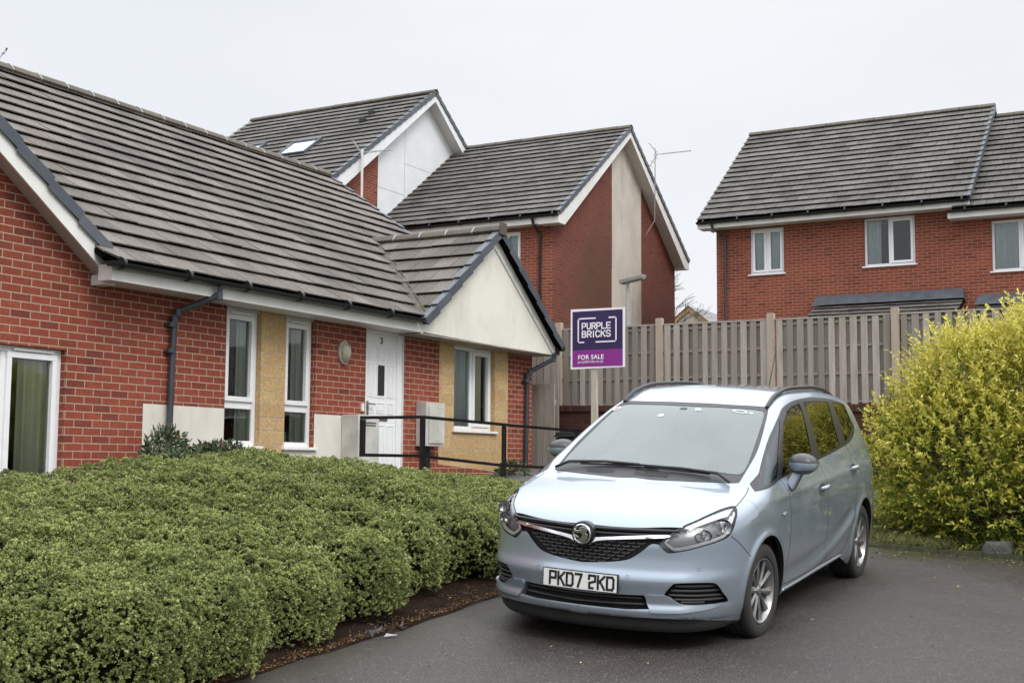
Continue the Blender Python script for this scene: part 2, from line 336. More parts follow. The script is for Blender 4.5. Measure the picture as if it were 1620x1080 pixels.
def ridge(parent, a, b, seg=.45, r=.13, clips=True, pitch=.7):
    a, b = Vector(a), Vector(b); n = max(1, int(round((b - a).length / seg))); d = (b - a) / n; t = d.normalized(); sx = t.cross(Vector((0, 0, 1))).normalized()
    mb = MB(); cl = []; rr = random.Random(int(a.x * 7 + a.y * 3))
    prof = [(-1, -.62), (-.72, -.25), (-.35, .06), (0, .16), (.35, .06), (.72, -.25), (1, -.62)]
    def seg_(m_, p0, p1, k, up, c=None):
        vs = [p + sx * (q[0] * r * k) + Vector((0, 0, q[1] * r * k + up)) for p in (p0, p1) for q in prof]; vs += [p + sx * (q[0] * r * k * .8) + Vector((0, 0, q[1] * r * k + up - .03)) for p in (p0, p1) for q in prof]
        m = len(prof); fs = [(i, i + 1, i + 1 + m, i + m) for i in range(m - 1)]
        fs += [list(range(m)) + list(range(2 * m, 3 * m))[::-1], list(range(m, 2 * m))[::-1] + list(range(3 * m, 4 * m))]
        fs += [(0, m, 3 * m, 2 * m), (m - 1, 3 * m - 1, 4 * m - 1, 2 * m - 1)]
        m_.add(vs, fs, c)
    for i in range(n):
        up = rr.uniform(-.004, .004)
        seg_(mb, a + d * i + t * .006, a + d * (i + 1) - t * .006, 1, up, rr.random())
        if clips and i: c1 = MB(); seg_(c1, a + d * i - t * .009, a + d * i + t * .009, 1.03, .006); cl.append(c1)
    o = obj('ridge', mb, M_ridge, parent, fix=True)
    for c1 in cl: obj('ridge_clip', c1, M_clip, o)
    return o
def verge(parent, base, S, H, out, seg=.335, wtop=.11, hface=.13, name='verge'):
    """dry verge caps along a rake. base: lower corner on roof plane, S up-slope unit, out: outward horizontal unit"""
    base, S, out = Vector(base), Vector(S).normalized(), Vector(out); N = S.cross(out).normalized()
    if N.z < 0: N = -N
    mb = MB(); n = max(1, int(round(H / seg))); g = H / n; r = random.Random(int(base.x * 13))
    for i in range(n):
        s0, s1 = i * g - .01, (i + 1) * g - .004; n0, n1 = .055, .028
        p = lambda s, o, k: base + S * s + out * o + N * k
        vs = [p(s0, -wtop, n0), p(s0, .012, n0), p(s1, .012, n1), p(s1, -wtop, n1), p(s0, -wtop, n0 - .02), p(s0, .012, n0 - hface), p(s1, .012, n1 - hface), p(s1, -wtop, n1 - .02)]
        mb.add(vs, [(0, 1, 2, 3), (0, 4, 5, 1), (1, 5, 6, 2), (2, 6, 7, 3), (3, 7, 4, 0), (4, 7, 6, 5)], r.random())
    return obj(name, mb, M_verge, parent, bevel=.004)
def board(mb, a, b, h, t, out):
    """fascia board below the line a-b, height h downwards, thickness t outward"""
    a, b, out = Vector(a), Vector(b), Vector(out) * t; dz = Vector((0, 0, -h))
    vs = [a, b, b + dz, a + dz, a + out, b + out, b + out + dz, a + out + dz]; mb.add(vs, [(0, 1, 2, 3), (7, 6, 5, 4), (0, 4, 5, 1), (1, 5, 6, 2), (2, 6, 7, 3), (3, 7, 4, 0)])
def gutter(parent, a, b, r=.055, brackets=.9):
    a, b = Vector(a), Vector(b); t = (b - a).normalized(); sx = t.cross(Vector((0, 0, 1))).normalized(); mb = MB(); m = 9
    vs = []
    for p in (a, b):
        for k, rr in ((0, r), (1, r - .005)):
            for i in range(m):
                al = math.pi * (1 + i / (m - 1)); vs.append(p + sx * math.cos(al) * rr + Vector((0, 0, math.sin(al) * rr * 1.0)))
    fs = []
    for i in range(m - 1): fs += [(i, i + 1, 2 * m + i + 1, 2 * m + i), (m + i, 3 * m + i, 3 * m + i + 1, m + i + 1)]
    fs += [(0, 2 * m, 3 * m, m), (m - 1, 2 * m - 1, 4 * m - 1, 3 * m - 1), list(range(m)), list(range(2 * m, 3 * m))[::-1]]
    mb.add(vs, fs)
    n = int((b - a).length / brackets)
    for i in range(n + 1):
        c = a + t * (.15 + i * brackets)
        if (c - a).length > (b - a).length: break
        mb.tube([c - t * .02 + Vector((0, 0, -.004)), c + t * .02 + Vector((0, 0, -.004))], r + .009, 12)
    return obj('gutter', mb, M_black, parent, smooth=40)
def downpipe(parent, pts, r=.034, joints=(), mat=None):
    mb = MB(); mb.tube(pts, r, 12)
    for z in joints:
        p = Vector(pts[-1]); mb.tube([(p.x, p.y, z - .025), (p.x, p.y, z + .025)], r + .008, 12); mb.rod((p.x - .07, p.y + .02, z), (p.x + .07, p.y + .02, z), .02, .02)
    for p in pts[1:-1]: mb.tube([Vector(p) + Vector((0, 0, .03)), Vector(p) + Vector((0, 0, -.05))], r + .006, 12)
    return obj('downpipe', mb, mat or M_pipe, parent, smooth=40)

# ================================================================ BUNGALOW
PT = .687; CP, SP = 1 / math.hypot(1, PT), PT / math.hypot(1, PT)
B = thing('brick_bungalow', 'single-storey red brick bungalow with white door numbered 3 behind the green hedge', 'bungalow', (13, 11, -.45))
YW = 9.607; F = frX(YW); ZB = -1.3; SOF = 1.775
# openings
w1 = (7.05, 8.62, -.45, 1.05); wa = (10.84, 11.43, .19, 1.70); wb = (11.87, 12.43, .19, 1.70); dr = (13.47, 14.34, -.40, 1.72); wc = (15.62, 16.78, .49, 1.70)
def R4(w): return rect(*w)
GX, GH = 4.86, 1.80 + (8.94 - 4.86) * .715
wall('wall', M_brick, B, [(.9, ZB), (9.63, ZB), (9.63, .59), (10.84, .59), (10.84, SOF), (8.94, 1.80), (GX, GH), (.9, SOF)], [R4(w1)], F)
wall('wall', M_brick, B, [(12.43, .59), (13.47, .59), (13.47, SOF), (12.43, SOF)], [], F)
wall('wall', M_brick, B, [(14.34, ZB), (17.96, ZB), (17.96, SOF), (17.18, SOF), (17.18, -.13), (15.22, .0), (15.22, SOF), (14.34, SOF)][:], [], F)
wall('stone_panel', M_stone, B, [(11.43, -1.0), (11.87, -1.0), (11.87, SOF), (11.43, SOF)], [], F)
wall('stone_panel', M_stone, B, [(15.22, .0), (17.18, -.13), (17.18, SOF), (15.22, SOF)], [R4(wc)], F)
wall('render_panel', M_render, B, [(9.63, -1.2), (10.84, -1.2), (10.84, .59), (9.63, .59)], [], F)
wall('render_panel', M_render, B, [(12.43, -1.2), (13.47, -1.2), (13.47, .59), (12.43, .59)], [], F)
sb = MB()
sb.box(10.84, 11.43, YW, YW + .2, -1.2, .19); sb.box(11.87, 12.43, YW, YW + .2, -1.2, .19); obj('render_panel', sb, M_render, B)
# gable ends and back
mb = MB()
def gab(x): mb.add([(x, YW, -1.0), (x, 18.2, -1.0), (x, 18.2, SOF), (x, 13.9, 4.95), (x, YW, 1.95)], [(0, 1, 2, 3, 4)])
gab(17.96); gab(.9); mb.add([(.9, 18.2, -1), (17.96, 18.2, -1), (17.96, 18.2, SOF), (.9, 18.2, SOF)], [(0, 1, 2, 3)])
obj('wall', mb, M_brick, B, fix=False)
# windows
pm = 8.24
window(B, F, *w1[:2], w1[2], w1[3], [(7.11, 7.62, -.39, .99, True), (7.62 + .06, 8.56, -.39, .99, True)][:0] + [(7.105, 7.93, -.395, .995, False), (7.99, 8.565, -.395, .995, True)], rec=.07,
       curtains=[(8.22, 8.60, -.4, 1.0, M_curt, 4), (7.1, 7.45, -.4, 1.0, M_curt, 3)], vents=[(8.05, 8.5, 1.005), (7.3, 7.86, 1.005)])
for (a, b) in ((wa[0], wa[1]), (wb[0], wb[1])):
    window(B, F, a, b, .19, 1.70, [(a + .055, b - .055, .245, .60, False), (a + .055, b - .055, .68, 1.645, True)], rec=.07, sill=.04,
           curtains=[(a + .02, a + .16, .2, 1.7, M_sage, 2), (b - .22, b - .02, .2, 1.7, M_sage, 3)], vents=[(a + .12, b - .12, 1.652)], room=1.1)
window(B, F, wc[0], wc[1], wc[2], wc[3], [(15.675, 16.17, .545, 1.645, False), (16.23, 16.725, .545, 1.645, True)], rec=.07, sill=.05,
       curtains=[(15.64, 16.18, .5, 1.7, M_net, 8), (16.3, 16.62, .5, 1.7, M_curt, 5)], vents=[(16.3, 16.66, 1.652)])
# ornaments on the sill inside
# reveals
def reveal(w, ml, mr, d=.10):
    for (m_, quads) in ((ml, [[(w[0], YW, w[2]), (w[0], YW + d, w[2]), (w[0], YW + d, w[3] + .06), (w[0], YW, w[3] + .06)]]), (mr, [[(w[1], YW, w[2]), (w[1], YW + d, w[2]), (w[1], YW + d, w[3] + .06), (w[1], YW, w[3] + .06)]]), (M_fascia, [[(w[0], YW + .001, w[3] + .002), (w[1], YW + .001, w[3] + .002), (w[1], YW + d, w[3] + .002), (w[0], YW + d, w[3] + .002)]])):
        g = MB(); [g.add(q_, [(0, 1, 2, 3)]) for q_ in quads]; obj('reveal', g, m_, B, fix=False)
reveal(wa, M_brick, M_stone); reveal(wb, M_stone, M_brick); reveal(dr, M_brick, M_fascia)
for q_ in ((10.84, 11.43, .03, 1.70), (11.87, 12.43, .03, 1.70), (13.47, 14.34, .05, 1.72)): g = MB(); g.box(q_[0], q_[1], YW + q_[2], YW + .1, q_[3], 1.78); obj('lintel', g, M_fascia, B)
# door
D = MB(); D.box(dr[0], dr[0] + .05, YW + .03, YW + .1, dr[2], dr[3]); D.box(dr[1] - .12, dr[1], YW + .03, YW + .1, dr[2], dr[3]); D.box(dr[0] + .05, dr[1] - .12, YW + .03, YW + .1, dr[3] - .05, dr[3])
dfr = obj('door_frame', D, M_upvc, B, bevel=.004)
D = MB(); dx0, dx1, dz0, dz1 = dr[0] + .05, dr[1] - .12, dr[2], dr[3] - .05; DY = YW + .045
D.box(dx0, dx1, DY, DY + .045, dz0, dz1)
dw = dx1 - dx0
def mould(u0, u1, v0, v1, arch=0):
    a, b = dx0 + u0 * dw, dx0 + u1 * dw
    if not arch:
        frame_ring(D, a, b, v0, v1, .014, frX(DY), -.008, 0.002)
        D.box(a + .03, b - .03, DY - .006, DY + .001, v0 + .03, v1 - .03)
    else:
        l = v1 if arch > 0 else v1 - .07; r_ = v1 - .07 if arch > 0 else v1
        po = [(a, v0), (b, v0), (b, r_), ((a + b) / 2, (l + r_) / 2 + .015), (a, l)]; D.prism(po, frX(DY), -.006, .002)
        c_ = (sum(p[0] for p in po) / 5, sum(p[1] for p in po) / 5); D.prism([(c_[0] + (p[0] - c_[0]) * .6, c_[1] + (p[1] - c_[1]) * .72) for p in po], frX(DY), -.011, .002)
mould(.08, .27, 1.34, 1.52, -1); mould(.36, .63, 1.33, 1.53); mould(.72, .91, 1.34, 1.52, 1)
mould(.08, .27, .86, 1.29); mould(.72, .91, .86, 1.29); mould(.35, .64, .85, 1.31)
mould(.08, .27, .65, .79); mould(.36, .63, .65, .79); mould(.72, .91, .65, .79)
mould(.06, .29, -.34, .50); mould(.35, .64, -.34, .50); mould(.70, .93, -.34, .50)
door = obj('door', D, M_door, B, bevel=.003)
g = MB(); g.box(dx0 + dw * .395, dx0 + dw * .595, DY - .012, DY + .004, .885, 1.275); obj('door_glass', g, simple('dark_door_glass', (.03, .032, .035), .12), door)
g = MB(); g.box(dx0 + .03, dx0 + .06, DY - .02, DY, .60, .80); g.tube([(dx0 + .045, DY - .01, .765), (dx0 + .045, DY - .055, .765), (dx0 + .15, DY - .06, .76)], .011, 8); obj('door_handle', g, M_metal, door, smooth=40)
g = MB(); g.box(dx0 + dw * .33, dx0 + dw * .72, DY - .012, DY, .555, .61); obj('letter_plate', g, M_metal, door, bevel=.004)
g = MB(); N3 = [(0, 1.0), (.75, 1.0), (1, .82), (1, .62), (.8, .52), (1, .42), (1, .18), (.75, 0), (0, 0), (0, .18), (.62, .18), (.7, .25), (.7, .36), (.6, .43), (.25, .43), (.25, .6), (.6, .6), (.7, .67), (.7, .76), (.62, .82), (0, .82)]
g.prism([(dx0 + dw * .46 + p[0] * .055, 1.555 + p[1] * .085) for p in N3], frX(DY), -.006, .0); obj('house_number', g, M_black, door)
# soffit / fascia / gutter of main eave
ZF = 1.80; YF = 9.26; ZE = 1.93
fb = MB(); board(fb, (8.80, YF, 1.89), (14.2, YF, 1.89), .17, .02, (0, -1, 0)); obj('fascia', fb, M_fascia, B)
fb = MB(); fb.box(8.97, 14.2, YF, YW - .002, 1.722, 1.735); obj('soffit', fb, M_fascia, B)
gutter(B, (8.70, 9.17, 1.885), (14.08, 9.17, 1.885))
# left wing rake facing -Y : fascia, soffit, verge caps
RS = .72; rkz = lambda x, x0, z0: z0 + (x0 - x) * RS
fb = MB(); YR = 9.40
fb.prism([(8.94, 1.755), (9.02, 1.755), (9.02, 1.88), (8.86, 2.0), (GX, rkz(GX, 8.86, 2.0)), (GX, rkz(GX, 8.94, 1.755))], frX(YR), 0, .02)
obj('fascia', fb, M_fascia, B)
fb = MB(); fb.box(8.80, 8.96, YF + .001, YR + .02, 1.722, 1.875); obj('eave_box', fb, M_fascia, B)
fb = MB(); fb.add([(8.94, YR + .001, 1.757), (GX, YR + .001, rkz(GX, 8.94, 1.757)), (GX, YW - .001, rkz(GX, 8.94, 1.79)), (8.94, YW - .001, 1.79)], [(0, 1, 2, 3)])
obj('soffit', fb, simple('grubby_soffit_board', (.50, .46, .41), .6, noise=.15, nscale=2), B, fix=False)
fb = MB(); fb.box(8.885, 9.02, YR + .021, YW - .002, 1.70, 1.80); obj('eave_box', fb, M_fascia, B)
fb = MB(); fb.prism([(8.86, 2.0), (8.80, 2.065), (GX, rkz(GX, 8.80, 2.065)), (GX, rkz(GX, 8.86, 2.0))], frX(YR - .006), 0, .02); obj('undercloak', fb, M_black, B)
verge(B, (8.90, YR - .02, 2.035), Vector((-1, 0, RS)), 5.0, (0, -1, 0), seg=.44, wtop=.02, hface=.115)
# left wing roof slopes (mostly out of sight)
roof(B, (8.84, 9.42, 2.0), (0, 1, 0), (-1, 0, .72), 8, 4.0 * 1.256, M_tile, gauge=.34, seed=3, clip=[((8.86, 9.2, 1.93), (1, 1, 0))][:0])
roof(B, (.86, 9.42, 2.0), (0, 1, 0), (1, 0, .72), 8, 4.0 * 1.256, M_tile, gauge=.34, seed=4)
# main slope
YE = 9.19; RIDGEY, RIDGEZ = 13.82, 1.90 + .687 * (13.82 - 9.19)
HS = (13.82 - YE) * math.hypot(1, PT)
VX0, VX1, RX, RZ = 14.17, 18.06, 16.12, 3.36     # small gable
def vn(a, b, c, keep):    # plane through three points, outward normal pointing away from keep
    a, b, c = Vector(a), Vector(b), Vector(c); n = (b - a).cross(c - a).normalized()
    if n.dot(Vector(keep) - a) > 0: n = -n
    return (a, n)
# vertical cut plane along left valley for the part of the main slope in front: build main slope in two pieces
VY = YE + (RZ - 1.90) / PT
roof(B, (8.72, YE, 1.90), (1, 0, 0), (0, CP, SP), VX0 - 8.72 + .0, HS, M_tile, gauge=.34, tw=.33, seed=7, clip=[((5.0, 13.0, 0), (-1, -1, 0))])
roof(B, (VX0, YE, 1.90), (1, 0, 0), (0, CP, SP), RX - VX0, HS, M_tile, gauge=.34, tw=.33, seed=8, clip=[((VX0 - .03, YE, 0), Vector((VY - YE, -(RX - VX0), 0)).normalized())])
roof(B, (RX, YE, 1.90), (1, 0, 0), (0, CP, SP), 18.1 - RX, HS, M_tile, gauge=.34, tw=.33, seed=9, clip=[((VX1 + .03, YE, 0), Vector((-(VY - YE), -(VX1 - RX), 0)).normalized())])
roof(B, (18.1, 18.45, 1.90), (-1, 0, 0), (0, -CP, SP), 9.3, HS, M_tile, gauge=.34, tw=.33, seed=10)
ridge(B, (6.2, RIDGEY, RIDGEZ + .09), (18.1, RIDGEY, RIDGEZ + .06), seg=.45, r=.125)
verge(B, (18.1, YE + 1.4, 1.90 + 1.4 * PT), (0, CP, SP), HS - 1.75, (1, 0, 0), wtop=.1)
# small front gable
HG = math.hypot(RX - VX0, RZ - 1.86); YG = 9.13
sl_ = (RZ - 1.86) / (RX - VX0)
vcl = vn((VX0, YE, 1.90), (RX, VY, RZ), (VX0, YE, 5), (RX, 9, 2)); vcr = vn((VX1, YE, 1.90), (RX, VY, RZ), (VX1, YE, 5), (RX, 9, 2))
roof(B, (VX0 - .02, YG, 1.86), (0, 1, 0), Vector((1, 0, sl_)), 2.6, HG, M_tile, gauge=HG / 7.02, tw=.33, seed=11, clip=[vcl])
roof(B, (VX1 + .02, YG, 1.86), (0, 1, 0), Vector((-1, 0, sl_)), 2.6, HG, M_tile, gauge=HG / 7.02, tw=.33, seed=12, clip=[vcr])
ridge(B, (RX, YG - .02, RZ + .08), (RX, VY + .1, RZ + .08), seg=.45, r=.12)
verge(B, (VX0 - .03, YG, 1.86), Vector((1, 0, sl_)), HG + .02, (0, -1, 0), seg=HG / 7, wtop=.09, hface=.12)
verge(B, (VX1 + .03, YG, 1.86), Vector((-1, 0, sl_)), HG + .02, (0, -1, 0), seg=HG / 7, wtop=.09, hface=.12)
fb = MB(); fb.box(RX - .1, RX + .1, YG - .035, YG - .01, RZ - .06, RZ + .13); obj('ridge_end_cap', fb, M_ridge, B, bevel=.02)
# gable board with raised rake trim
fb = MB(); fb.prism([(14.21, 1.73), (18.0, 1.70), (18.0, 1.80), (RX, RZ - .10), (14.21, 1.80)], frX(YF), -.0, .02); obj('gable_board', fb, M_panel, B)
fb = MB()
for (xa, s) in ((14.19, 1), (18.04, -1)):
    fb.prism([(xa, 1.70), (xa + s * .02, 1.70), (RX, RZ - .24), (RX, RZ - .06), (xa, 1.84)][::s], frX(YF - .022), 0, .022)
obj('fascia', fb, M_fascia, B, bevel=.002)
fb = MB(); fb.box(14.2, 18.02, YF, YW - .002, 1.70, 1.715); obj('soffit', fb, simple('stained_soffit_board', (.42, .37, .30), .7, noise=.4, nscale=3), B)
fb = MB(); fb.tube([(18.15, 9.14, 1.83), (18.15, 12, 1.83)], .05, 10); fb.box(18.06, 18.12, 9.2, 12, 1.72, 1.86); obj('gutter', fb, M_black, B)
# valley lead
vb = MB(); off_ = Vector((0, 0, .045)); a_, b_ = Vector((VX0, YE, 1.90)), Vector((RX, VY, RZ)); dd = (b_ - a_).normalized(); sd_ = dd.cross(Vector((0, 0, 1))).normalized() * .045
vb.add([a_ - sd_ + off_, b_ - sd_ + off_, b_ + sd_ + off_, a_ + sd_ + off_], [(0, 1, 2, 3)]); vb.tube([a_ + off_ - sd_ * 1.2, b_ + off_ - sd_ * 1.2], .018, 6); vb.tube([a_ + off_ * 1.1 + sd_ * 1.1, b_ + off_ * 1.1 + sd_ * 1.1], .014, 6)
obj('valley', vb, simple('mossy_valley_lead', (.10, .085, .06), .8, noise=.5, nscale=14), B)
# downpipes
downpipe(B, [(10.24, 9.17, 1.84), (10.24, 9.19, 1.74), (10.0, 9.53, 1.56), (9.975, 9.555, 1.48), (9.94, 9.555, -.6)], joints=(1.42, 1.15))
downpipe(B, [(17.98, 9.2, 1.74), (17.98, 9.24, 1.65), (17.72, 9.52, 1.44), (17.70, 9.55, 1.38), (17.66, 9.55, -.36)], joints=(1.3, -.1))
# things on the wall
t = thing('meter_box', 'cream wall-mounted meter box beside the white door', 'meter box', (14.9, 9.6, .25))
g = MB(); g.box(14.64, 15.11, YW - .17, YW - .002, .24, .83); obj('body', g, M_box, t, bevel=.008)
g = MB(); g.box(14.70, 15.07, YW - .185, YW - .172, .28, .78); obj('lid', g, M_box, t, bevel=.004)
t = thing('cable_duct', 'dark cable duct dropping from the wall-mounted meter box to the ground', 'duct', (14.83, 9.57, -.4))
g = MB(); g.box(14.78, 14.86, YW - .08, YW - .004, -.42, .238); obj('duct', g, M_black, t)
g = MB(); g.tube([(14.92, YW - .04, .238), (14.92, YW - .04, -.4)], .02, 8); obj('cable', g, M_black, t)
t = thing('gas_meter_cabinet', 'cream gas meter cabinet standing on the ground left of the white door', 'meter cabinet', (13.2, 9.5, -.45))
g = MB(); g.box(12.97, 13.42, YW - .26, YW - .003, -.45, .60); obj('body', g, M_box, t, bevel=.01)
g = MB(); g.box(13.01, 13.39, YW - .275, YW - .262, .0 - .40, .55); obj('lid', g, M_box, t, bevel=.004)
for z in (.47, .50, -.02):
    g = MB(); g.box(13.08, 13.32, YW - .281, YW - .2752, z, z + .010); obj('vent_slot', g, M_black, t)
g = MB()
for k in range(24):
    pass
n = 20; vs = []; 
for i in range(5):
    al = i / 4 * math.pi / 2; rr = math.cos(al)
    vs += [(12.98 + math.cos(2 * math.pi * k / n) * .095 * rr, YW - .03 - .07 * math.sin(al), 1.37 + math.sin(2 * math.pi * k / n) * .13 * rr) for k in range(n)]
g.add(vs, [(i * n + k, i * n + (k + 1) % n, (i + 1) * n + (k + 1) % n, (i + 1) * n + k) for i in range(4) for k in range(n)])
t = thing('bulkhead_light', 'oval cream bulkhead light on the brick wall left of the white door', 'wall light', (12.98, YW, 1.37))
obj('diffuser', g, simple('aged_cream_plastic', (.45, .42, .31), .45, noise=.45, nscale=22), t, smooth=True)
g = MB(); g.prism([(12.98 + math.cos(a * .3142) * .11, 1.37 + math.sin(a * .3142) * .145) for a in range(20)], frX(YW), -.032, -.002); obj('base', g, M_box, t)
g = MB(); g.box(13.37, 13.41, YW - .03, YW - .002, .66, .76); tagp(obj('bell_push', g, M_upvc, loc=(13.39, YW, .7)), 'small white bell push on bricks beside the white door', 'doorbell')

# ================================================================ BACKGROUND HOUSES
def rake_boards(parent, y, xe0, xr, xe1, ze, zr, h=.20, wy=None, mat=None):
    """white bargeboards in plane Y=y plus soffit back to wall plane wy"""
    mb = MB(); s = MB()
    for (xe, sg) in ((xe0, 1), (xe1, -1)):
        mb.prism([(xe, ze - h - .05), (xe + sg * .34, ze - h - .05), (xr, zr - h * 1.25), (xr, zr), (xe, ze)][::sg], frX(y), 0, .022)
        s.add([(xe + sg * .34, y + .02, ze - h - .045), (xr, y + .02, zr - h * 1.25 + .005), (xr, wy, zr - h * 1.25 + .005), (xe + sg * .34, wy, ze - h - .045)], [(0, 1, 2, 3)])
        s.box(min(xe, xe + sg * .36), max(xe, xe + sg * .36), y + .022, wy + .25, ze - h - .05, ze - .06)
    obj('fascia', mb, mat or M_fascia, parent); obj('soffit', s, simple('soffit_board', (.62, .60, .57), .6), parent, fix=False)
# --- middle house (gable towards the car park)
H2 = thing('gabled_house', 'two-storey brick house with stained cream strip up its gable, behind the fence', 'house', (32, 17, .8))
y2v, y2w = 14.27, 14.62; e0, e1, r2x, z2e, z2r = 28.07, 36.85, 32.46, 6.22, 9.36
Fg = frX(y2w); zz = lambda x: z2e - .2 + (z2r - z2e) * (1 - abs(x - r2x) / (r2x - e0)) 
wall('wall', M_brickG, H2, [(28.42, .3), (31.92, .3), (31.92, zz(31.92)), (28.42, z2e - .25)], [], Fg)
wall('wall', M_brickG, H2, [(33.93, .3), (36.5, .3), (36.5, z2e - .25), (33.93, zz(33.93))], [], Fg)
wall('render_strip', M_strip, H2, [(31.92, .3), (33.93, .3), (33.93, zz(33.93)), (r2x, z2r - .2), (31.92, zz(31.92))], [], frX(y2w - .003))
Ff = frY(28.42); hw = (15.55, 16.45, 4.75, 5.90)
wall('wall', M_brickH, H2, [(14.62, .3), (19.9, .3), (19.9, 6.1), (14.62, 6.1)], [rect(*hw)], Ff)
window(H2, Ff, *hw, [(15.6, 15.975, 4.8, 5.85, True), (16.03, 16.4, 4.8, 5.85, False)], sill=.04, curtains=[(15.6, 16.4, 4.8, 5.85, M_net, 12)], room=.5)
ph = math.hypot(r2x - e0, z2r - z2e)
roof(H2, (e0, y2v, z2e), (0, 1, 0), Vector((r2x - e0, 0, z2r - z2e)), 19.9 - y2v, ph, M_tile2, gauge=.30, tw=.30, seed=21, th=.034)
roof(H2, (e1, 19.9, z2e), (0, -1, 0), Vector((r2x - e1, 0, z2r - z2e)), 19.9 - y2v, ph, M_tile2, gauge=.30, tw=.30, seed=22, th=.034)
ridge(H2, (r2x, y2v - .02, z2r + .07), (r2x, 19.9, z2r + .07), clips=False)
for (xe, sg) in ((e0, 1), (e1, -1)): verge(H2, (xe, y2v, z2e), Vector((sg * (r2x - e0), 0, z2r - z2e)), ph, (0, -1, 0), seg=.30, wtop=.1, hface=.12)
rake_boards(H2, y2v + .02, e0, r2x, e1, z2e - .02, z2r - .03, wy=y2w)
fb = MB(); fb.box(28.10, 28.12, y2v + .04, 19.9, z2e - .24, z2e - .03); fb.box(28.12, 28.42, y2w, 19.9, z2e - .24, z2e - .225); obj('fascia', fb, M_fascia, H2)
gutter(H2, (28.04, y2v + .02, z2e - .045), (28.04, 19.9, z2e - .045))
downpipe(H2, [(28.04, 15.02, 6.1), (28.1, 15.02, 5.98), (28.36, 14.98, 5.78), (28.38, 14.98, 5.7), (28.38, 14.98, .8)], joints=(5.2, 4.2), mat=M_black)
# --- taller house behind it
H4 = thing('tall_house', 'tallest brick house with white clad gable and skylights, behind the bungalow roof', 'house', (30.6, 23, .8))
y4v, y4w, x4r, z4r, x4e, z4e, x4f = 19.55, 19.92, 30.64, 10.62, 25.82, 7.17, 35.46
F4 = frX(y4w); z4 = lambda x: z4e - .2 + (z4r - z4e) * (1 - abs(x - x4r) / (x4r - x4e))
wall('wall', M_brickH, H4, [(26.2, .3), (28.31, .3), (28.31, z4(28.31)), (26.2, z4(26.2))], [], F4)
wall('cladding', M_clad, H4, [(28.31, .3), (35.1, .3), (35.1, z4(35.1)), (x4r, z4r - .2), (28.31, z4(28.31))], [], frX(y4w - .012))
g = MB()
for (a, b) in (((28.31, 7.45), (29.6, 7.45)), ((29.6, 5.5), (29.6, 9.3)), ((29.6, 8.35), (30.9, 8.35))): g.rod((a[0], y4w - .013, a[1]), (b[0], y4w - .013, b[1]), .006, .006)
obj('cladding_joint', g, M_galv, H4)
wall('wall', M_brickH, H4, [(y4w, .3), (26.0, .3), (26.0, 7.05), (y4w, 7.05)], [], frY(26.2))
p4 = math.hypot(x4r - x4e, z4r - z4e); S4 = Vector((x4r - x4e, 0, z4r - z4e)).normalized()
roof(H4, (x4e, y4v, z4e), (0, 1, 0), S4, 26.35 - y4v, p4, M_tile2, gauge=.32, tw=.30, seed=31, th=.034)
roof(H4, (x4f, 26.35, z4e), (0, -1, 0), Vector((-S4.x, 0, S4.z)), 26.35 - y4v, p4, M_tile2, gauge=.32, tw=.30, seed=32, th=.034)
ridge(H4, (x4r, y4v - .02, z4r + .07), (x4r, 26.35, z4r + .07), clips=False)
for (xe, sg) in ((x4e, 1), (x4f, -1)): verge(H4, (xe, y4v, z4e), Vector((sg * S4.x, 0, S4.z)), p4, (0, -1, 0), seg=.32, wtop=.1, hface=.12)
rake_boards(H4, y4v + .02, x4e, x4r, x4f, z4e - .02, z4r - .03, wy=y4w, mat=M_clad)
def on4(s, y, n): return Vector((x4e, y, z4e)) + S4 * s + Vector((-S4.z, 0, S4.x)) * n
def skylight(parent, y0, y1, s0, s1, open_=0):
    g = MB()
    def q(s, y, n): return on4(s, y, n)
    def bx(y0, y1, s0, s1, n0, n1, mm): mm.add([q(s0, y0, n0), q(s0, y1, n0), q(s1, y1, n0), q(s1, y0, n0), q(s0, y0, n1), q(s0, y1, n1), q(s1, y1, n1), q(s1, y0, n1)], [(3, 2, 1, 0), (4, 5, 6, 7), (0, 1, 5, 4), (1, 2, 6, 5), (2, 3, 7, 6), (3, 0, 4, 7)])
    bx(y0, y1, s1 - .09, s1, -.02, .11, g); bx(y0, y1, s0, s0 + .07, -.02, .10, g); bx(y0, y0 + .07, s0 + .07, s1 - .09, -.02, .1, g); bx(y1 - .07, y1, s0 + .07, s1 - .09, -.02, .1, g)
    sk = obj('skylight', g, M_lead, parent); g = MB(); bx(y0 + .07, y1 - .07, s0 + .07, s1 - .09, .05, .075, g); obj('pane', g, simple('bright_skylight_glass', (.55, .6, .66), .06, .6), sk)
skylight(H4, 21.75, 22.75, 2.05, 3.05); skylight(H4, 23.9, 24.7, 2.6, 3.3)
for (yy, ss) in ((21.07, 4.72), (21.05, 4.15)):
    g = MB(); c0 = on4(ss, yy, .03); g.box(c0.x - .10, c0.x + .08, yy - .09, yy + .09, c0.z - .06, c0.z + .07); obj('roof_vent', g, M_black, H4, bevel=.02)
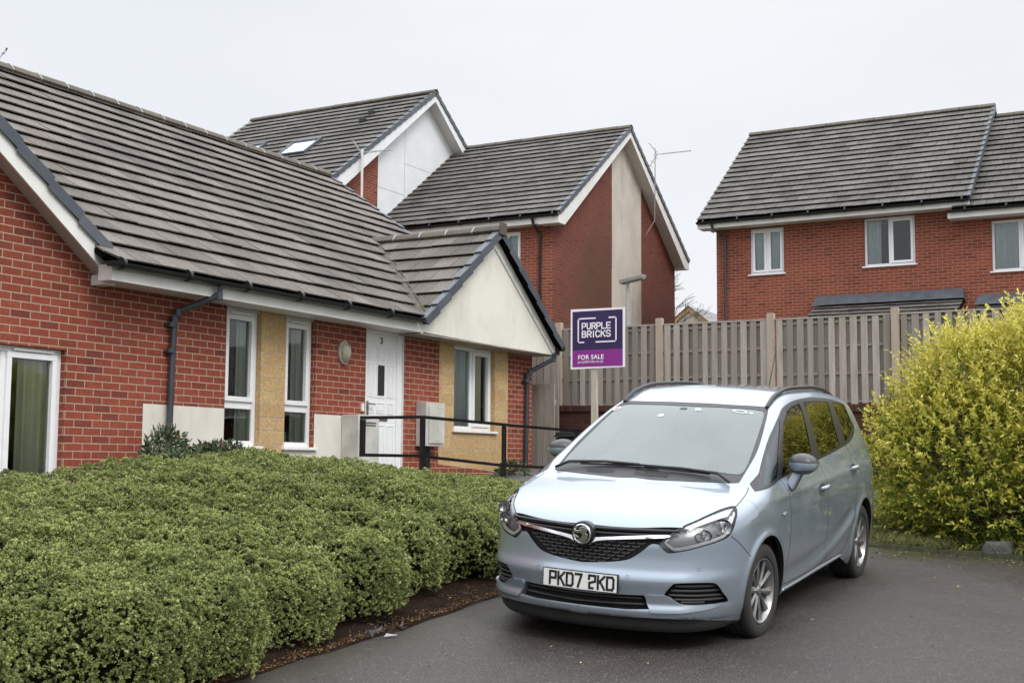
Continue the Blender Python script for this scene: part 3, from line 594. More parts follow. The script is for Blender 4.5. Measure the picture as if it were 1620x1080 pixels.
# --- right hand house pair
H3 = thing('semi_detached_house', 'brick house with two white windows, end of the row behind the right fence', 'house', (34, 8, .6))
x3, xe3, xr3, z3e, z3r, yL, yS = 31.15, 30.72, 35.0, 6.20, 9.40, 11.70, 5.04
F3 = frY(x3)
wa3 = (9.57, 10.44, 4.80, 5.96); wb3 = (6.38, 7.58, 4.81, 5.98)
wall('wall', M_brickH, H3, [(5.35, .2), (11.33, .2), (11.33, 6.1), (5.35, 6.1)], [rect(*wa3), rect(*wb3)], F3)
window(H3, F3, *wa3, [(9.625, 9.975, 4.855, 5.905, True), (10.035, 10.385, 4.855, 5.905, True)], sill=.05, curtains=[(9.6, 10.4, 4.83, 5.93, M_net, 12)], room=.5)
window(H3, F3, *wb3, [(6.435, 6.95, 4.865, 5.925, True), (7.01, 7.525, 4.865, 5.925, False)], sill=.05, curtains=[(7.2, 7.52, 4.84, 5.95, M_net, 5), (6.42, 6.52, 4.84, 5.95, M_net, 2)], vents=[(7.05, 7.5, 5.93)], room=.8)
p3 = math.hypot(xr3 - xe3, z3r - z3e); S3 = Vector((xr3 - xe3, 0, z3r - z3e))
roof(H3, (xe3, yS, z3e), (0, 1, 0), S3, yL - yS, p3, M_tile2, gauge=.31, tw=.30, seed=41, th=.036)
roof(H3, (2 * xr3 - xe3, yL, z3e), (0, -1, 0), Vector((-S3.x, 0, S3.z)), yL - yS, p3, M_tile2, gauge=.31, tw=.30, seed=42, th=.036)
ridge(H3, (xr3, yS, z3r + .07), (xr3, yL, z3r + .07), clips=False)
verge(H3, (xe3, yS, z3e), S3, p3, (0, -1, 0), seg=.31, wtop=.07, hface=.14)
g = MB(); g.add([(x3 + .2, 11.33, .2), (38.9, 11.33, .2), (38.9, 11.33, 6.1), (xr3, 11.33, z3r - .1), (x3 + .2, 11.33, 6.1)], [(0, 1, 2, 3, 4)]); obj('wall', g, M_brickH, H3, fix=False)
fb = MB(); fb.box(xe3 + .04, xe3 + .06, yS + .02, yL, z3e - .2, z3e - .03); fb.box(xe3 + .06, x3, yS, 11.68, z3e - .2, z3e - .18); fb.box(xe3 + .06, x3 + .3, 11.5, 11.52, z3e - .2, z3e - .05); obj('fascia', fb, M_fascia, H3)
gutter(H3, (xe3 - .02, yS + .02, z3e - .04), (xe3 - .02, yL, z3e - .04))
downpipe(H3, [(xe3 - .02, 11.3, 6.1), (xe3 + .05, 11.28, 5.95), (x3 - .06, 11.08, 5.86), (x3 - .05, 11.08, 5.7), (x3 - .05, 11.08, .6)], joints=(5.15, 4.1), mat=simple('brown_downpipe', (.055, .045, .045), .4))
H5 = thing('terraced_house', 'brick house at the right edge with a slightly lower roof and one window', 'house', (34, 2, .6))
z5e, z5r, y5 = 5.96, 9.10, 5.45
w53 = (3.45, 4.66, 4.50, 5.68)
wall('wall', M_brickH, H5, [(-4, .2), (5.35, .2), (5.35, 5.85), (-4, 5.85)], [rect(*w53)], F3)
window(H5, F3, *w53, [(3.505, 4.02, 4.555, 5.625, True), (4.08, 4.605, 4.555, 5.625, False)], sill=.05, curtains=[(3.5, 4.6, 4.52, 5.66, M_net, 9)], room=.5)
S5 = Vector((xr3 - xe3, 0, z5r - z5e)); p5 = S5.length
roof(H5, (xe3 - .0, -4, z5e), (0, 1, 0), S5, y5 + 4, p5, M_tile2, gauge=.31, tw=.30, seed=51, th=.036, clip=[((35, yS + .0, 0), (0, 1, 0))][:0])
ridge(H5, (xr3, -4, z5r + .07), (xr3, 5.03, z5r + .07), clips=False)
fb = MB(); fb.box(xe3 + .04, xe3 + .06, -4, y5 + .1, z5e - .22, z5e - .03); fb.box(xe3 + .06, x3, -4, y5 + .1, z5e - .22, z5e - .2); fb.box(xe3 + .06, x3, y5 + .08, y5 + .1, z5e - .2, z5e - .05); obj('fascia', fb, M_fascia, H5)
gutter(H5, (xe3 - .02, -4, z5e - .04), (xe3 - .02, y5 + .1, z5e - .04))
# lean-to porches
def porch(parent, y0, y1, zt, seed):
    S = Vector((1, 0, .42)).normalized(); L = y1 - y0
    roof(parent, (x3 - 1.5, y0, zt - .22 - 1.5 * .42), (0, 1, 0), S, L, 1.5 * math.hypot(1, .42) - .02, M_tile2, gauge=.3, tw=.3, seed=seed, name='porch_roof')
    g = MB(); g.add([(x3 - .01, y0 + .05, zt), (x3 - .01, y1 - .02, zt), (x3 - .34, y1 + .06, zt - .27), (x3 - .34, y0 - .02, zt - .27)], [(0, 1, 2, 3)]); g.add([(x3 - .01, y0 + .05, zt), (x3 - .34, y0 - .02, zt - .27), (x3 - .01, y0 - .02, zt - .33)], [(0, 1, 2)])
    obj('flashing', g, M_lead, parent, fix=False)
porch(H3, 5.27, 8.75, 4.16, 61); porch(H5, .5, 4.98, 3.98, 62)

# --- far house, seen between the middle and right houses
t = thing('distant_house', 'far pale house gable with orange verges, seen in the gap between two brick houses', 'house', (70, 27, 2))
g = MB(); g.prism([(25.4, 3), (28.9, 3), (28.9, 7.7), (27.15, 9.0), (25.4, 7.7)], frY(70), 0, 5); obj('wall', g, simple('pale_far_render', (.44, .40, .34), .9, noise=.2), t)
g = MB(); g.prism([(28.95, 7.55), (28.95, 7.8), (27.15, 9.2), (25.3, 7.8), (25.3, 7.5), (27.15, 8.9)], frY(69.9), 0, .1); obj('bargeboard', g, simple('orange_wood', (.50, .30, .12), .7, noise=.3), t)
g = MB(); g.add([(69.8, 27.15, 9.22), (75, 27.15, 9.22), (75, 29.1, 7.7), (69.8, 29.1, 7.7)], [(0, 1, 2, 3)]); g.add([(69.8, 27.15, 9.22), (75, 27.15, 9.22), (75, 22, 8.8), (72, 22, 7.7), (69.8, 25.2, 7.7)], [(0, 1, 2, 3, 4)]); obj('roof', g, simple('far_slate', (.2, .2, .21), .8), t, fix=False)
# ================================================================ GROUND
def sheet(name, mat, xs, ys, dz, inside=None):
    nx, ny = len(xs), len(ys); V = [(x, y, gz(x, y) + dz) for x in xs for y in ys]
    Fc = [(i * ny + j, (i + 1) * ny + j, (i + 1) * ny + j + 1, i * ny + j + 1) for i in range(nx - 1) for j in range(ny - 1)]
    return tagp(fast(name, V, Fc, mat), None, None, kind='structure')
q = NT('rough_ground'); f = q.noise(q.pos(), 3, 6); q.p(Base_Color=q.mix(f, (.05, .055, .03), (.10, .09, .06)), Roughness=.95)
sheet('ground', q.m, [-300, -60, -15] + list(range(-10, 50, 5)) + [48, 60, 120, 400], [-400, -60, -14] + list(range(-10, 31, 5)) + [60, 120, 400], 0)
q = NT('worn_asphalt'); P = q.pos()
big = q.noise(P, .8, 6, .68); fine = q.noise(P, 75, 3, .75); mid = q.noise(q.map(P, (1, 1, 1)), 11, 5)
base = q.mix(q.ramp(big, [(.3, 0.), (.7, 1.)]), (.027, .022, .0205), (.056, .0475, .0435)); base = q.mix(q.ramp(mid, [(.35, 0.), (.7, .5)]), base, (.030, .0255, .023))
base = q.mix(q.ramp(fine, [(.56, 0.), (.70, .9)]), base, (.20, .19, .18)); base = q.mix(q.ramp(q.noise(P, 48, 3, .7), [(.30, .55), (.45, 0.)]), base, (.018, .016, .015))
s = q.n('SeparateXYZ'); q.L(P, s.inputs[0])
gm = q.math('MULTIPLY', q.ramp(q.math('MULTIPLY', s.outputs[0], .05), [(.615, 0.), (.655, 1.)]), q.ramp(q.noise(P, 5, 5, .7), [(.42, 0.), (.62, .9)]))
base = q.mix(gm, base, (.055, .065, .015))
gm2 = q.math('MULTIPLY', q.ramp(q.math('MULTIPLY', s.outputs[1], .1), [(.44, 0.), (.50, 1.)]), q.ramp(q.noise(P, 4, 5, .7), [(.4, .1), (.6, .9)]))
base = q.mix(gm2, base, (.04, .038, .022))
q.p(Base_Color=base, Roughness=q.ramp(big, [(.35, .42), (.65, .70)]), Specular_IOR_Level=.36); q.bump(q.math('ADD', fine, q.math('MULTIPLY', q.noise(P, 320, 2), .6)), .55, .004)
xs = list(np.arange(-4, 13.21, .86)); DRV = sheet('driveway', q.m, [-14, -8] + [float(a) for a in xs], [-14, -6, 0, 2.5, 4, 5.08], .004)
# bed of soil and needle litter under the hedge
q = NT('needle_litter_soil'); P = q.pos(); a = q.noise(P, 55, 4, .7); b = q.noise(P, 4, 4)
base = q.mix(q.ramp(b, [(.35, 0.), (.65, 1.)]), (.012, .0085, .0065), (.03, .018, .012)); base = q.mix(q.ramp(a, [(.55, 0.), (.68, .7)]), base, (.075, .036, .018))
q.p(Base_Color=base, Roughness=1, Specular_IOR_Level=.1); q.bump(a, .9, .02)
rs = np.random.default_rng(5); xs = np.arange(2, 15.2, .12); ys = np.arange(4.98, 8.7, .12); V = []
for i, x in enumerate(xs):
    for j, y in enumerate(ys):
        yy = y + (.02 * math.sin(x * 2.3) + .012 * math.sin(x * 9.1)) * (1 if j == 0 else .3)
        V.append((x, yy, gz(x, yy) + (.006 if j == 0 else .02 + .03 * rs.random())))
ny = len(ys); tagp(fast('soil_bed', V, [(i * ny + j, (i + 1) * ny + j, (i + 1) * ny + j + 1, i * ny + j + 1) for i in range(len(xs) - 1) for j in range(ny - 1)], q.m, smooth=True), None, None, kind='structure')
# paved path in front of the door
q = NT('grey_path_concrete'); q.p(Base_Color=q.mix(q.noise(q.pos(), 5, 5), (.08, .077, .074), (.13, .125, .12)), Roughness=.9)
sheet('path', q.m, [7, 11, 13.2, 15.2, 19.7], [8.72, 9.607], .03); sheet('path', q.m, [15.22, 19.7], [5.2, 8.71], .008)
# grass verge on the right
q = NT('grass_soil'); q.p(Base_Color=q.mix(q.noise(q.pos(), 6, 5), (.05, .06, .02), (.09, .10, .035)), Roughness=.95)
sheet('verge', q.m, [13.22, 15, 17, 19.7], [-10, -4, 0, 2, 5.1], .03)
gm = simple('meadow_grass', (.20, .21, .065), .8, noise=.5, nscale=1.5)
n = 16000; X = rs.uniform(13.24, 19.6, n); Y = rs.uniform(.2, 5.0, n); X[:7000] = rs.uniform(13.22, 15.0, 7000); Y[:7000] = rs.uniform(2.4, 4.4, 7000)
Z = np.array([gz(a, b) for a, b in zip(X, Y)]) + .03; h = rs.uniform(.03, .13, n); an = rs.uniform(0, 6.28, n); ln = rs.uniform(-.1, .1, (n, 2)); wd = .0028
dx, dy = np.cos(an) * wd, np.sin(an) * wd
V = np.stack([np.stack([X - dx, Y - dy, Z], 1), np.stack([X + dx, Y + dy, Z], 1), np.stack([X + dx * .7 + ln[:, 0] * .4, Y + dy * .7 + ln[:, 1] * .4, Z + h * .6], 1), np.stack([X + ln[:, 0], Y + ln[:, 1], Z + h], 1)], 1).reshape(-1, 3)
tagp(fast('grass', V, np.arange(4 * n).reshape(-1, 4), gm), 'rough green grass beside the car in front of the brick wall', 'grass', kind='stuff')

# ================================================================ LEAVES
def frames(N, rng):
    N = N / np.linalg.norm(N, axis=1, keepdims=True); r = rng.normal(size=N.shape); T = np.cross(N, r); T /= np.linalg.norm(T, axis=1, keepdims=True); return N, T, np.cross(N, T)
def leaf_quads(C, D, L, W, rng, fold=.25, two=False):
    """leaf blades: base C, direction D, length L, width W -> diamond shaped faces"""
    D, T, U = frames(D, rng); L = L[:, None]; W = W[:, None]
    a = C; m = C + D * L * .45 - U * L * .03; b = C + D * L - U * L * .12; l = m + T * W * .5 + U * W * fold; r_ = m - T * W * .5 + U * W * fold
    if two:
        V = np.stack([a, l, b, m, a, m, b, r_], 1).reshape(-1, 3); return V, np.arange(len(C) * 8).reshape(-1, 4), 2
    V = np.stack([a, l, b, r_], 1).reshape(-1, 3); return V, np.arange(len(C) * 4).reshape(-1, 4), 1
def leaf_mat(name, stops, rough=.55, trans=.25, tint=None):
    q = NT(name); c = q.ramp(q.attr(), stops)
    c = q.mix(.5, c, q.ramp(q.noise(q.pos(), 2.2, 3), [(.3, .72), (.7, 1.25)]), 'MULTIPLY')
    q.p(Base_Color=c, Roughness=rough, Specular_IOR_Level=.35)
    tr = q.n('BsdfTranslucent'); q.L(c, tr.inputs[0]); mxs = q.n('MixShader'); mxs.inputs[0].default_value = trans
    q.L(q.b.outputs[0], mxs.inputs[1]); q.L(tr.outputs[0], mxs.inputs[2]); q.L(mxs.outputs[0], q.out.inputs[0]); return q.m
# ---- low green hedge (one dense mass)
XT = [5.2, 6.6, 6.95, 7.38, 7.85, 8.44, 9.43, 11.03, 12.34, 13.34, 14.27, 15.0]; ZT = [-.20, -.16, -.14, -.11, -.03, .03, .05, -.06, -.16, -.27, -.47, -.80]
def lumps(x, y): return .5 * np.sin(x * 2.9 + 1.3 * np.sin(y * 2.1)) * np.sin(y * 3.3 + 1.1 * np.sin(x * 1.7)) + .3 * np.sin(x * 6.1 + y * 4.3) * np.sin(y * 7.1 - x * 2.2 + 1) + .2 * np.sin(x * 13.1 + 2 * y) * np.sin(y * 12.3 - x)
def yfront(x): return 5.32 + .055 * (x - 6) + .14 * np.sin(x * 3.1 + .6) + .09 * np.sin(x * 7.3) + -.27 * np.exp(-((x - 6.35) / .55) ** 2) - .20 * np.exp(-((x - 5.0) / .8) ** 2) - .10 * np.exp(-((x - 8.3) / .4) ** 2) - .09
def hedge_pt(x, t):
    """t 0..1 from the front foot over the top to the back"""
    yf = yfront(x); yb = np.minimum(8.15, 8.15 + 0 * x); gzf = -1.108 + GA * (x - 8.54) + GB * (yf - 3.74)
    zt = np.interp(x, XT, ZT); y = np.where(t < .32, yf + .38 * (1 - np.cos(np.clip(t / .32, 0, 1) * np.pi / 2)) - .10 * np.sin(np.clip(t / .32, 0, 1) * np.pi), yf + .38 + (yb - yf - .38) * (t - .32) / .68)
    zs = gzf + .12 + (zt - gzf) * .44 * np.sin(np.clip(t / .32, 0, 1) * np.pi / 2)
    k = np.clip((t - .32) / .68, 0, 1); z1 = gzf + .12 + (zt - gzf) * .44; z = np.where(t < .32, zs, z1 + (zt - z1) * (1 - (1 - k) ** 1.8))
    end = np.clip((15.05 - x) / .9, 0, 1) ** .5
    gy = -1.108 + GA * (x - 8.54) + GB * (y - 3.74); z = gy + (z - gy) * end
    return np.stack([x, y, z], -1)
def hedge_surf(x, t):
    e = 1e-3; p = hedge_pt(x, t); px = (hedge_pt(x + e, t) - p) / e; pt = (hedge_pt(x, np.minimum(t + e, 1.001)) - p) / e
    n = np.cross(px, pt); n /= np.linalg.norm(n, axis=-1, keepdims=True) + 1e-9
    l = lumps(p[..., 0] * 1.0 + p[..., 2] * .8, p[..., 1] * 1.0 + p[..., 2] * 1.2); return p + n * (.062 * l)[..., None], n, l
xx = np.arange(4.0, 14.7, .06); tt = np.linspace(0, 1, 60); XX, TT = np.meshgrid(xx, tt, indexing='ij'); p, n_, l_ = hedge_surf(XX, TT); core = p - n_ * .13
nt_ = len(tt); Fc = [(i * nt_ + j, (i + 1) * nt_ + j, (i + 1) * nt_ + j + 1, i * nt_ + j + 1) for i in range(len(xx) - 1) for j in range(nt_ - 1)]
HG_ = thing('green_hedge', 'wide clipped low mass of dense green foliage in front of the bungalow', 'hedge', (9, 6.6, -1.0))
fast('woody_core', core.reshape(-1, 3), Fc, simple('hedge_core', (.010, .012, .005), 1.0, spec=0), HG_, smooth=True)
def tufts(nc, xr, tr, per, lr, leaves, seed):
    """clumps of rounded tufts, each tuft a little dome of stubby leaves"""
    rng = np.random.default_rng(seed); sp = nc; gx_, ga_ = np.meshgrid(np.arange(xr[0], xr[1], sp), np.arange(0, 3.5, sp), indexing='ij'); x = gx_.ravel() + rng.uniform(-.5, .5, gx_.size) * sp; ar = ga_.ravel() + rng.uniform(-.5, .5, gx_.size) * sp
    x = np.clip(x, 4, 14.97); t = np.interp(np.clip(ar, 0, 3.5), [0, .80, 3.5], [0, .32, 1.0]); nc = len(x); P_, N_, l = hedge_surf(x, t); R = rng.uniform(.055, .095, nc)
    P_ = P_ + N_ * rng.uniform(-.045, .012, nc)[:, None] - N_ * (R * .35)[:, None]; hue = rng.normal(size=nc) * .07
    Pc = np.repeat(P_, per, 0); Nc = np.repeat(N_, per, 0); Rc = np.repeat(R, per); m = len(Pc)
    d = rng.normal(size=(m, 3)) + Nc * .9 + np.array([0, 0, .35]); d /= np.linalg.norm(d, axis=1, keepdims=True); C = Pc + d * (Rc * rng.uniform(.8, 1.06, m))[:, None]
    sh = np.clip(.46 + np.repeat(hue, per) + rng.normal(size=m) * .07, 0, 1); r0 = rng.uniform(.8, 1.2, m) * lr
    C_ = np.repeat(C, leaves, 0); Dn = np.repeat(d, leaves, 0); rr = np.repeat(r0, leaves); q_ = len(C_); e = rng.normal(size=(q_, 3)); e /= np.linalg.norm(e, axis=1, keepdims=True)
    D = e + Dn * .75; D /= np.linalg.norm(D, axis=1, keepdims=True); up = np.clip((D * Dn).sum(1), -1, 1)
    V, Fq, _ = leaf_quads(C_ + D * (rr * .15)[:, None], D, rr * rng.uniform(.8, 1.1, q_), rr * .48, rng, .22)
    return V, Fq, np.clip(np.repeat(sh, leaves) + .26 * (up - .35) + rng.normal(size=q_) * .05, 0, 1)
Vs, Fs, Ss = [], [], []; o = 0
for args in ((.074, (4.0, 6.9), None, 21, .0170, 13, 5), (.088, (6.9, 7.8), None, 22, .0175, 13, 1), (.098, (7.8, 10.6), None, 21, .0185, 11, 2), (.105, (10.6, 15.0), None, 20, .021, 9, 3)):
    V, Fq, S_ = tufts(*args); Vs.append(V); Fs.append(Fq + o); Ss.append(S_); o += len(V)
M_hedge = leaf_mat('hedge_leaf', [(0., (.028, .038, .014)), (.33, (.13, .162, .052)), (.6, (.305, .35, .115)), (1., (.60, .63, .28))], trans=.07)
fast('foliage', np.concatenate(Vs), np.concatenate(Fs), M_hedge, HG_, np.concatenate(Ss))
# woody stems showing under the front edge
rng = random.Random(8); g = MB()
for i in range(46):
    x = rng.uniform(5.6, 12.5); yf = float(yfront(np.array(x))); z0 = gz(x, yf + .3) + .02; g.tube([(x, yf + .38, z0), (x + rng.uniform(-.1, .1), yf + .22, z0 + .1), (x + rng.uniform(-.25, .25), yf + .06, z0 + rng.uniform(.14, .28))], [.012, .008, .005], 5)
obj('stem', g, simple('hedge_wood', (.06, .042, .03), .9), HG_)
# darker shrub against the wall
def shrub(name, label, loc, blobs, nl, ll, mat, seed, leafw=.4):
    t = thing(name, label, 'shrub', loc); rng = np.random.default_rng(seed); C = []; D = []
    for (c, r, k) in blobs:
        m = int(nl * k); d = rng.normal(size=(m, 3)); d /= np.linalg.norm(d, axis=1, keepdims=True); d[:, 2] = np.abs(d[:, 2]) * 1.0 - .2
        C.append(np.array(c) + d * np.array(r) * rng.uniform(.55, 1.05, (m, 1))); D.append(d + rng.normal(size=(m, 3)) * .6)
    C = np.concatenate(C); D = np.concatenate(D); m = len(C); V, Fq, k = leaf_quads(C, D, rng.uniform(.6, 1.2, m) * ll, rng.uniform(.8, 1.2, m) * ll * leafw, rng, .2, True)
    fast('foliage', V, Fq, mat, t, np.repeat(rng.random(m), k))
    g = MB(); R_2 = random.Random(seed)
    for (c, r, k) in blobs:
        for i in range(6): g.tube([(loc[0] + R_2.uniform(-.1, .1), loc[1], loc[2]), (c[0] + R_2.uniform(-.5, .5) * r[0], c[1] + R_2.uniform(-.5, .5) * r[1], c[2] + R_2.uniform(.2, .8) * r[2])], [.01, .004], 5)
    obj('stem', g, M_wood, t); return t
M_wood = simple('twig_bark', (.07, .05, .035), .9)
M_dleaf = leaf_mat('dark_glossy_leaf', [(0., (.03, .05, .02)), (.5, (.07, .11, .05)), (.85, (.13, .18, .09)), (1., (.16, .07, .04))], .4, .15)
shrub('dark_leaved_shrub', 'darker pointed-leaf shrub growing between the hedge and the brick wall by the downpipe', (9.6, 9.0, -.7), [((9.25, 8.75, -.08), (.55, .35, .24), .3), ((9.85, 8.8, .0), (.5, .35, .24), .4), ((9.45, 9.1, .1), (.22, .25, .3), .15), ((10.35, 8.75, -.02), (.4, .3, .17), .2)], 3600, .075, M_dleaf, 3, .32)
shrub('small_weed', 'small weedy plant at the foot of the brick wall below the stone panel', (16.6, 9.3, -.25), [((16.6, 9.2, -.12), (.4, .2, .22), 1)], 260, .08, M_dleaf, 9, .5)
# ---- yellow variegated bush at the right
t = thing('yellow_green_bush', 'large rounded bush with yellow and green variegated leaves at the right edge', 'bush', (14.2, 1.7, -.8))
rng = np.random.default_rng(12)
bl = [((13.85, 1.7, -.45), (.62, 1.45, .42)), ((14.0, 2.45, .1), (.85, .95, .85)), ((14.15, 2.35, .85), (.62, .62, .55)), ((14.35, 1.95, -.05), (1.05, 1.15, .85)), ((14.35, 1.75, .65), (.85, .95, .72)), ((14.2, 2.35, .25), (.75, .75, .62)), ((14.3, 1.45, 1.05), (.72, .72, .62)), ((14.2, .75, 1.05), (.7, .7, .55)), ((14.1, 1.0, .0), (1.0, 1.1, .85)), ((14.5, 2.2, .9), (.5, .45, .45)), ((14.4, .7, .9), (.8, .7, .55))]
SC, SD_, SS = [], [], []
for (c, r) in bl:
    m = int(790 * (r[0] * r[1] + r[1] * r[2] + r[0] * r[2])); d = rng.normal(size=(m, 3)); d /= np.linalg.norm(d, axis=1, keepdims=True)
    rad = rng.uniform(.62, 1.07, (m, 1)) ** 1.0; SC.append(np.array(c) + d * np.array(r) * rad); SD_.append(d + np.array([0, 0, .55]) + rng.normal(size=(m, 3)) * .3)
SC = np.concatenate(SC); SD_ = np.concatenate(SD_); ok = np.ones(len(SC), bool)
for (c, r) in bl: ok &= (((SC - np.array(c)) / np.array(r)) ** 2).sum(1) > .34
ok &= SC[:, 2] > -.82 + .074 * (SC[:, 0] - 13.2); SC, SD_ = SC[ok], SD_[ok]; SD_ /= np.linalg.norm(SD_, axis=1, keepdims=True)
K = 11; m = len(SC); SL = rng.uniform(.10, .24, m); hi = SC[:, 2] > .75; SL[hi] *= 1.35
kk = np.tile(np.arange(K) / K, m); C = np.repeat(SC, K, 0) + np.repeat(SD_, K, 0) * (kk * np.repeat(SL, K))[:, None]; D = np.repeat(SD_, K, 0) * (.5 + .5 * kk[:, None]) + rng.normal(size=(m * K, 3)) * .65
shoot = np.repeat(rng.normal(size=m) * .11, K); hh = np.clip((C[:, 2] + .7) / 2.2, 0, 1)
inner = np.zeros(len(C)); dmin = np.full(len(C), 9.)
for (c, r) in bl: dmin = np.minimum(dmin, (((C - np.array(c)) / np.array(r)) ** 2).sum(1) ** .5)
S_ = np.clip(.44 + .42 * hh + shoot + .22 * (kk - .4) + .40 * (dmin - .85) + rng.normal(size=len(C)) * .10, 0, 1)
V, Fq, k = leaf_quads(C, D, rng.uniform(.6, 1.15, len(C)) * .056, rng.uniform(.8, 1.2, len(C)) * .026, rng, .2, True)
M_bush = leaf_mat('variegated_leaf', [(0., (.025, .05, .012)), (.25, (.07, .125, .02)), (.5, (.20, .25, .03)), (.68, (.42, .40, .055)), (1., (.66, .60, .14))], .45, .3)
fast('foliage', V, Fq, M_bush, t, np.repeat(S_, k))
g = MB(); R_2 = random.Random(4)
for i in range(150):
    j = R_2.randrange(m); e = SC[j]; b0 = (14.3 + R_2.uniform(-.3, .3), 1.6 + R_2.uniform(-.5, .5), -.75); g.tube([b0, ((b0[0] + e[0]) / 2, (b0[1] + e[1]) / 2, (b0[2] + e[2]) / 2 - .1), tuple(e)], [.02, .011, .004], 5)
obj('stem', g, M_wood, t)
# tall thin shoots above the bush
rng2 = np.random.default_rng(77); tips = [(14.1, 2.7, 1.25), (14.2, 2.5, 1.42), (14.0, 3.1, .75), (14.0, 3.3, .35), (14.4, 2.3, 1.42), (14.3, 2.05, 1.5), (14.5, 1.5, 1.45), (14.3, 1.0, 1.4), (14.2, 2.75, .95), (14.1, 3.0, .6), (14.4, 1.75, 1.42), (14.4, .8, 1.4)]; CC, DD = [], []
g = MB()
for (a, b, c) in tips:
    for q_ in range(3):
        e = np.array([a + rng2.normal() * .12, b + rng2.normal() * .12, c + rng2.uniform(.0, .26)]); s0 = np.array([a, b, c - .5]); g.tube([tuple(s0), tuple(e)], [.006, .003], 5)
        for k_ in range(22): u_ = .3 + .7 * k_ / 22; CC.append(s0 + (e - s0) * u_); DD.append(rng2.normal(size=3) * .6 + np.array([0, 0, .5]))
CC = np.array(CC); DD = np.array(DD); V, Fq, k = leaf_quads(CC, DD, rng2.uniform(.6, 1.1, len(CC)) * .055, rng2.uniform(.8, 1.1, len(CC)) * .025, rng2, .2, True)
fast('shoot', V, Fq, M_bush, t, np.repeat(rng2.uniform(.5, 1, len(CC)), k)); obj('stem', g, M_wood, t)
# ---- fallen leaves and needles along the edges
g = NT('leaf_litter'); g.p(Base_Color=g.ramp(g.attr(), [(0., (.05, .022, .012)), (.5, (.14, .06, .025)), (.8, (.26, .15, .05)), (1., (.38, .33, .13))]), Roughness=.8)
n = 15000; X = rs.uniform(4.8, 11.2, n); Y = 5.06 + .055 * 0 * X + np.abs(rs.normal(size=n)) * .20 - .09; far = rs.random(n) < .03; Y[far] -= rs.uniform(0, .9, far.sum())
C = np.stack([X, Y, np.array([gz(a, b) for a, b in zip(X, Y)]) + .026 + rs.random(n) * .008], 1); Dn = np.stack([rs.normal(size=n), rs.normal(size=n), rs.normal(size=n) * .25], 1)
V, Fq, k = leaf_quads(C, Dn, rs.uniform(.007, .020, n), rs.uniform(.003, .008, n), rs, .1)
tagp(fast('leaf_litter', V, Fq, g.m, shade=rs.random(n) ** 1.3), 'brown fallen needles and leaf litter along the driveway edge below the hedge', 'leaf litter', kind='stuff')
n = 420; X = 13.15 - np.abs(rs.normal(size=n)) * .28; Y = rs.uniform(-.5, 4.4, n); X[:90] = rs.uniform(6, 13, 90); Y[:90] = rs.uniform(0, 4.6, 90)
C = np.stack([X, Y, np.array([gz(a, b) for a, b in zip(X, Y)]) + .010], 1); Dn = np.stack([rs.normal(size=n), rs.normal(size=n), rs.normal(size=n) * .15], 1)
V, Fq, k = leaf_quads(C, Dn, rs.uniform(.012, .035, n), rs.uniform(.008, .018, n), rs, .1)
tagp(fast('fallen_leaves', V, Fq, g.m, shade=.6 + .4 * rs.random(n)), 'small yellow fallen leaves scattered on the asphalt near the yellow bush', 'fallen leaves', kind='stuff')
# edging kerb of the right bed (low crumbling asphalt edge)
g = MB(); R_2 = random.Random(2); y = -9.
while y < 5.05:
    l = R_2.uniform(.2, .5); x = 13.2 + R_2.uniform(-.02, .02); z = gz(x, y); g.add([(x - .03, y, z), (x + .05, y, z), (x + .05, y + l, z), (x - .03, y + l, z), (x - .01, y, z + .05), (x + .05, y, z + .06), (x + .05, y + l, z + .06), (x - .01, y + l, z + .05)], [(4, 5, 6, 7), (0, 1, 5, 4), (1, 2, 6, 5), (2, 3, 7, 6), (3, 0, 4, 7)]); y += l
tagp(obj('kerb', g, simple('mossy_edge', (.045, .05, .02), .95, noise=.5, nscale=20)), None, None, kind='structure')
# broken stone by the bush
def rock(name, label, cat, c, r, mat, seed):
    bm = bmesh.new(); bmesh.ops.create_icosphere(bm, subdivisions=3, radius=1); R_3 = random.Random(seed); ph = [R_3.uniform(0, 6) for _ in range(6)]
    me = bpy.data.meshes.new(name)
    for v in bm.verts:
        p = v.co; k = 1 + .16 * math.sin(3 * p.x + ph[0]) * math.sin(2.5 * p.y + ph[1]) + .1 * math.sin(7 * p.z + ph[2]) * math.sin(6 * p.x + ph[3])
        q_ = [max(-.72, min(.72, a)) for a in p]; v.co = Vector((q_[0] * r[0] * k * 1.3, q_[1] * r[1] * k * 1.3, q_[2] * r[2] * k * 1.3))
    bm.to_mesh(me); bm.free(); me.shade_smooth(); me.set_sharp_from_angle(angle=R_(35)); me.materials.append(mat); o = bpy.data.objects.new(name, me); COL.objects.link(o); o.location = c; return tagp(o, label, cat)
rock('concrete_lump', 'grey broken concrete lump on the ground under the yellow bush', 'stone', (13.35, 2.02, gz(13.35, 2.02) + .06), (.07, .13, .09), simple('lump_concrete', (.17, .17, .165), .9, noise=.4, nscale=16), 3)
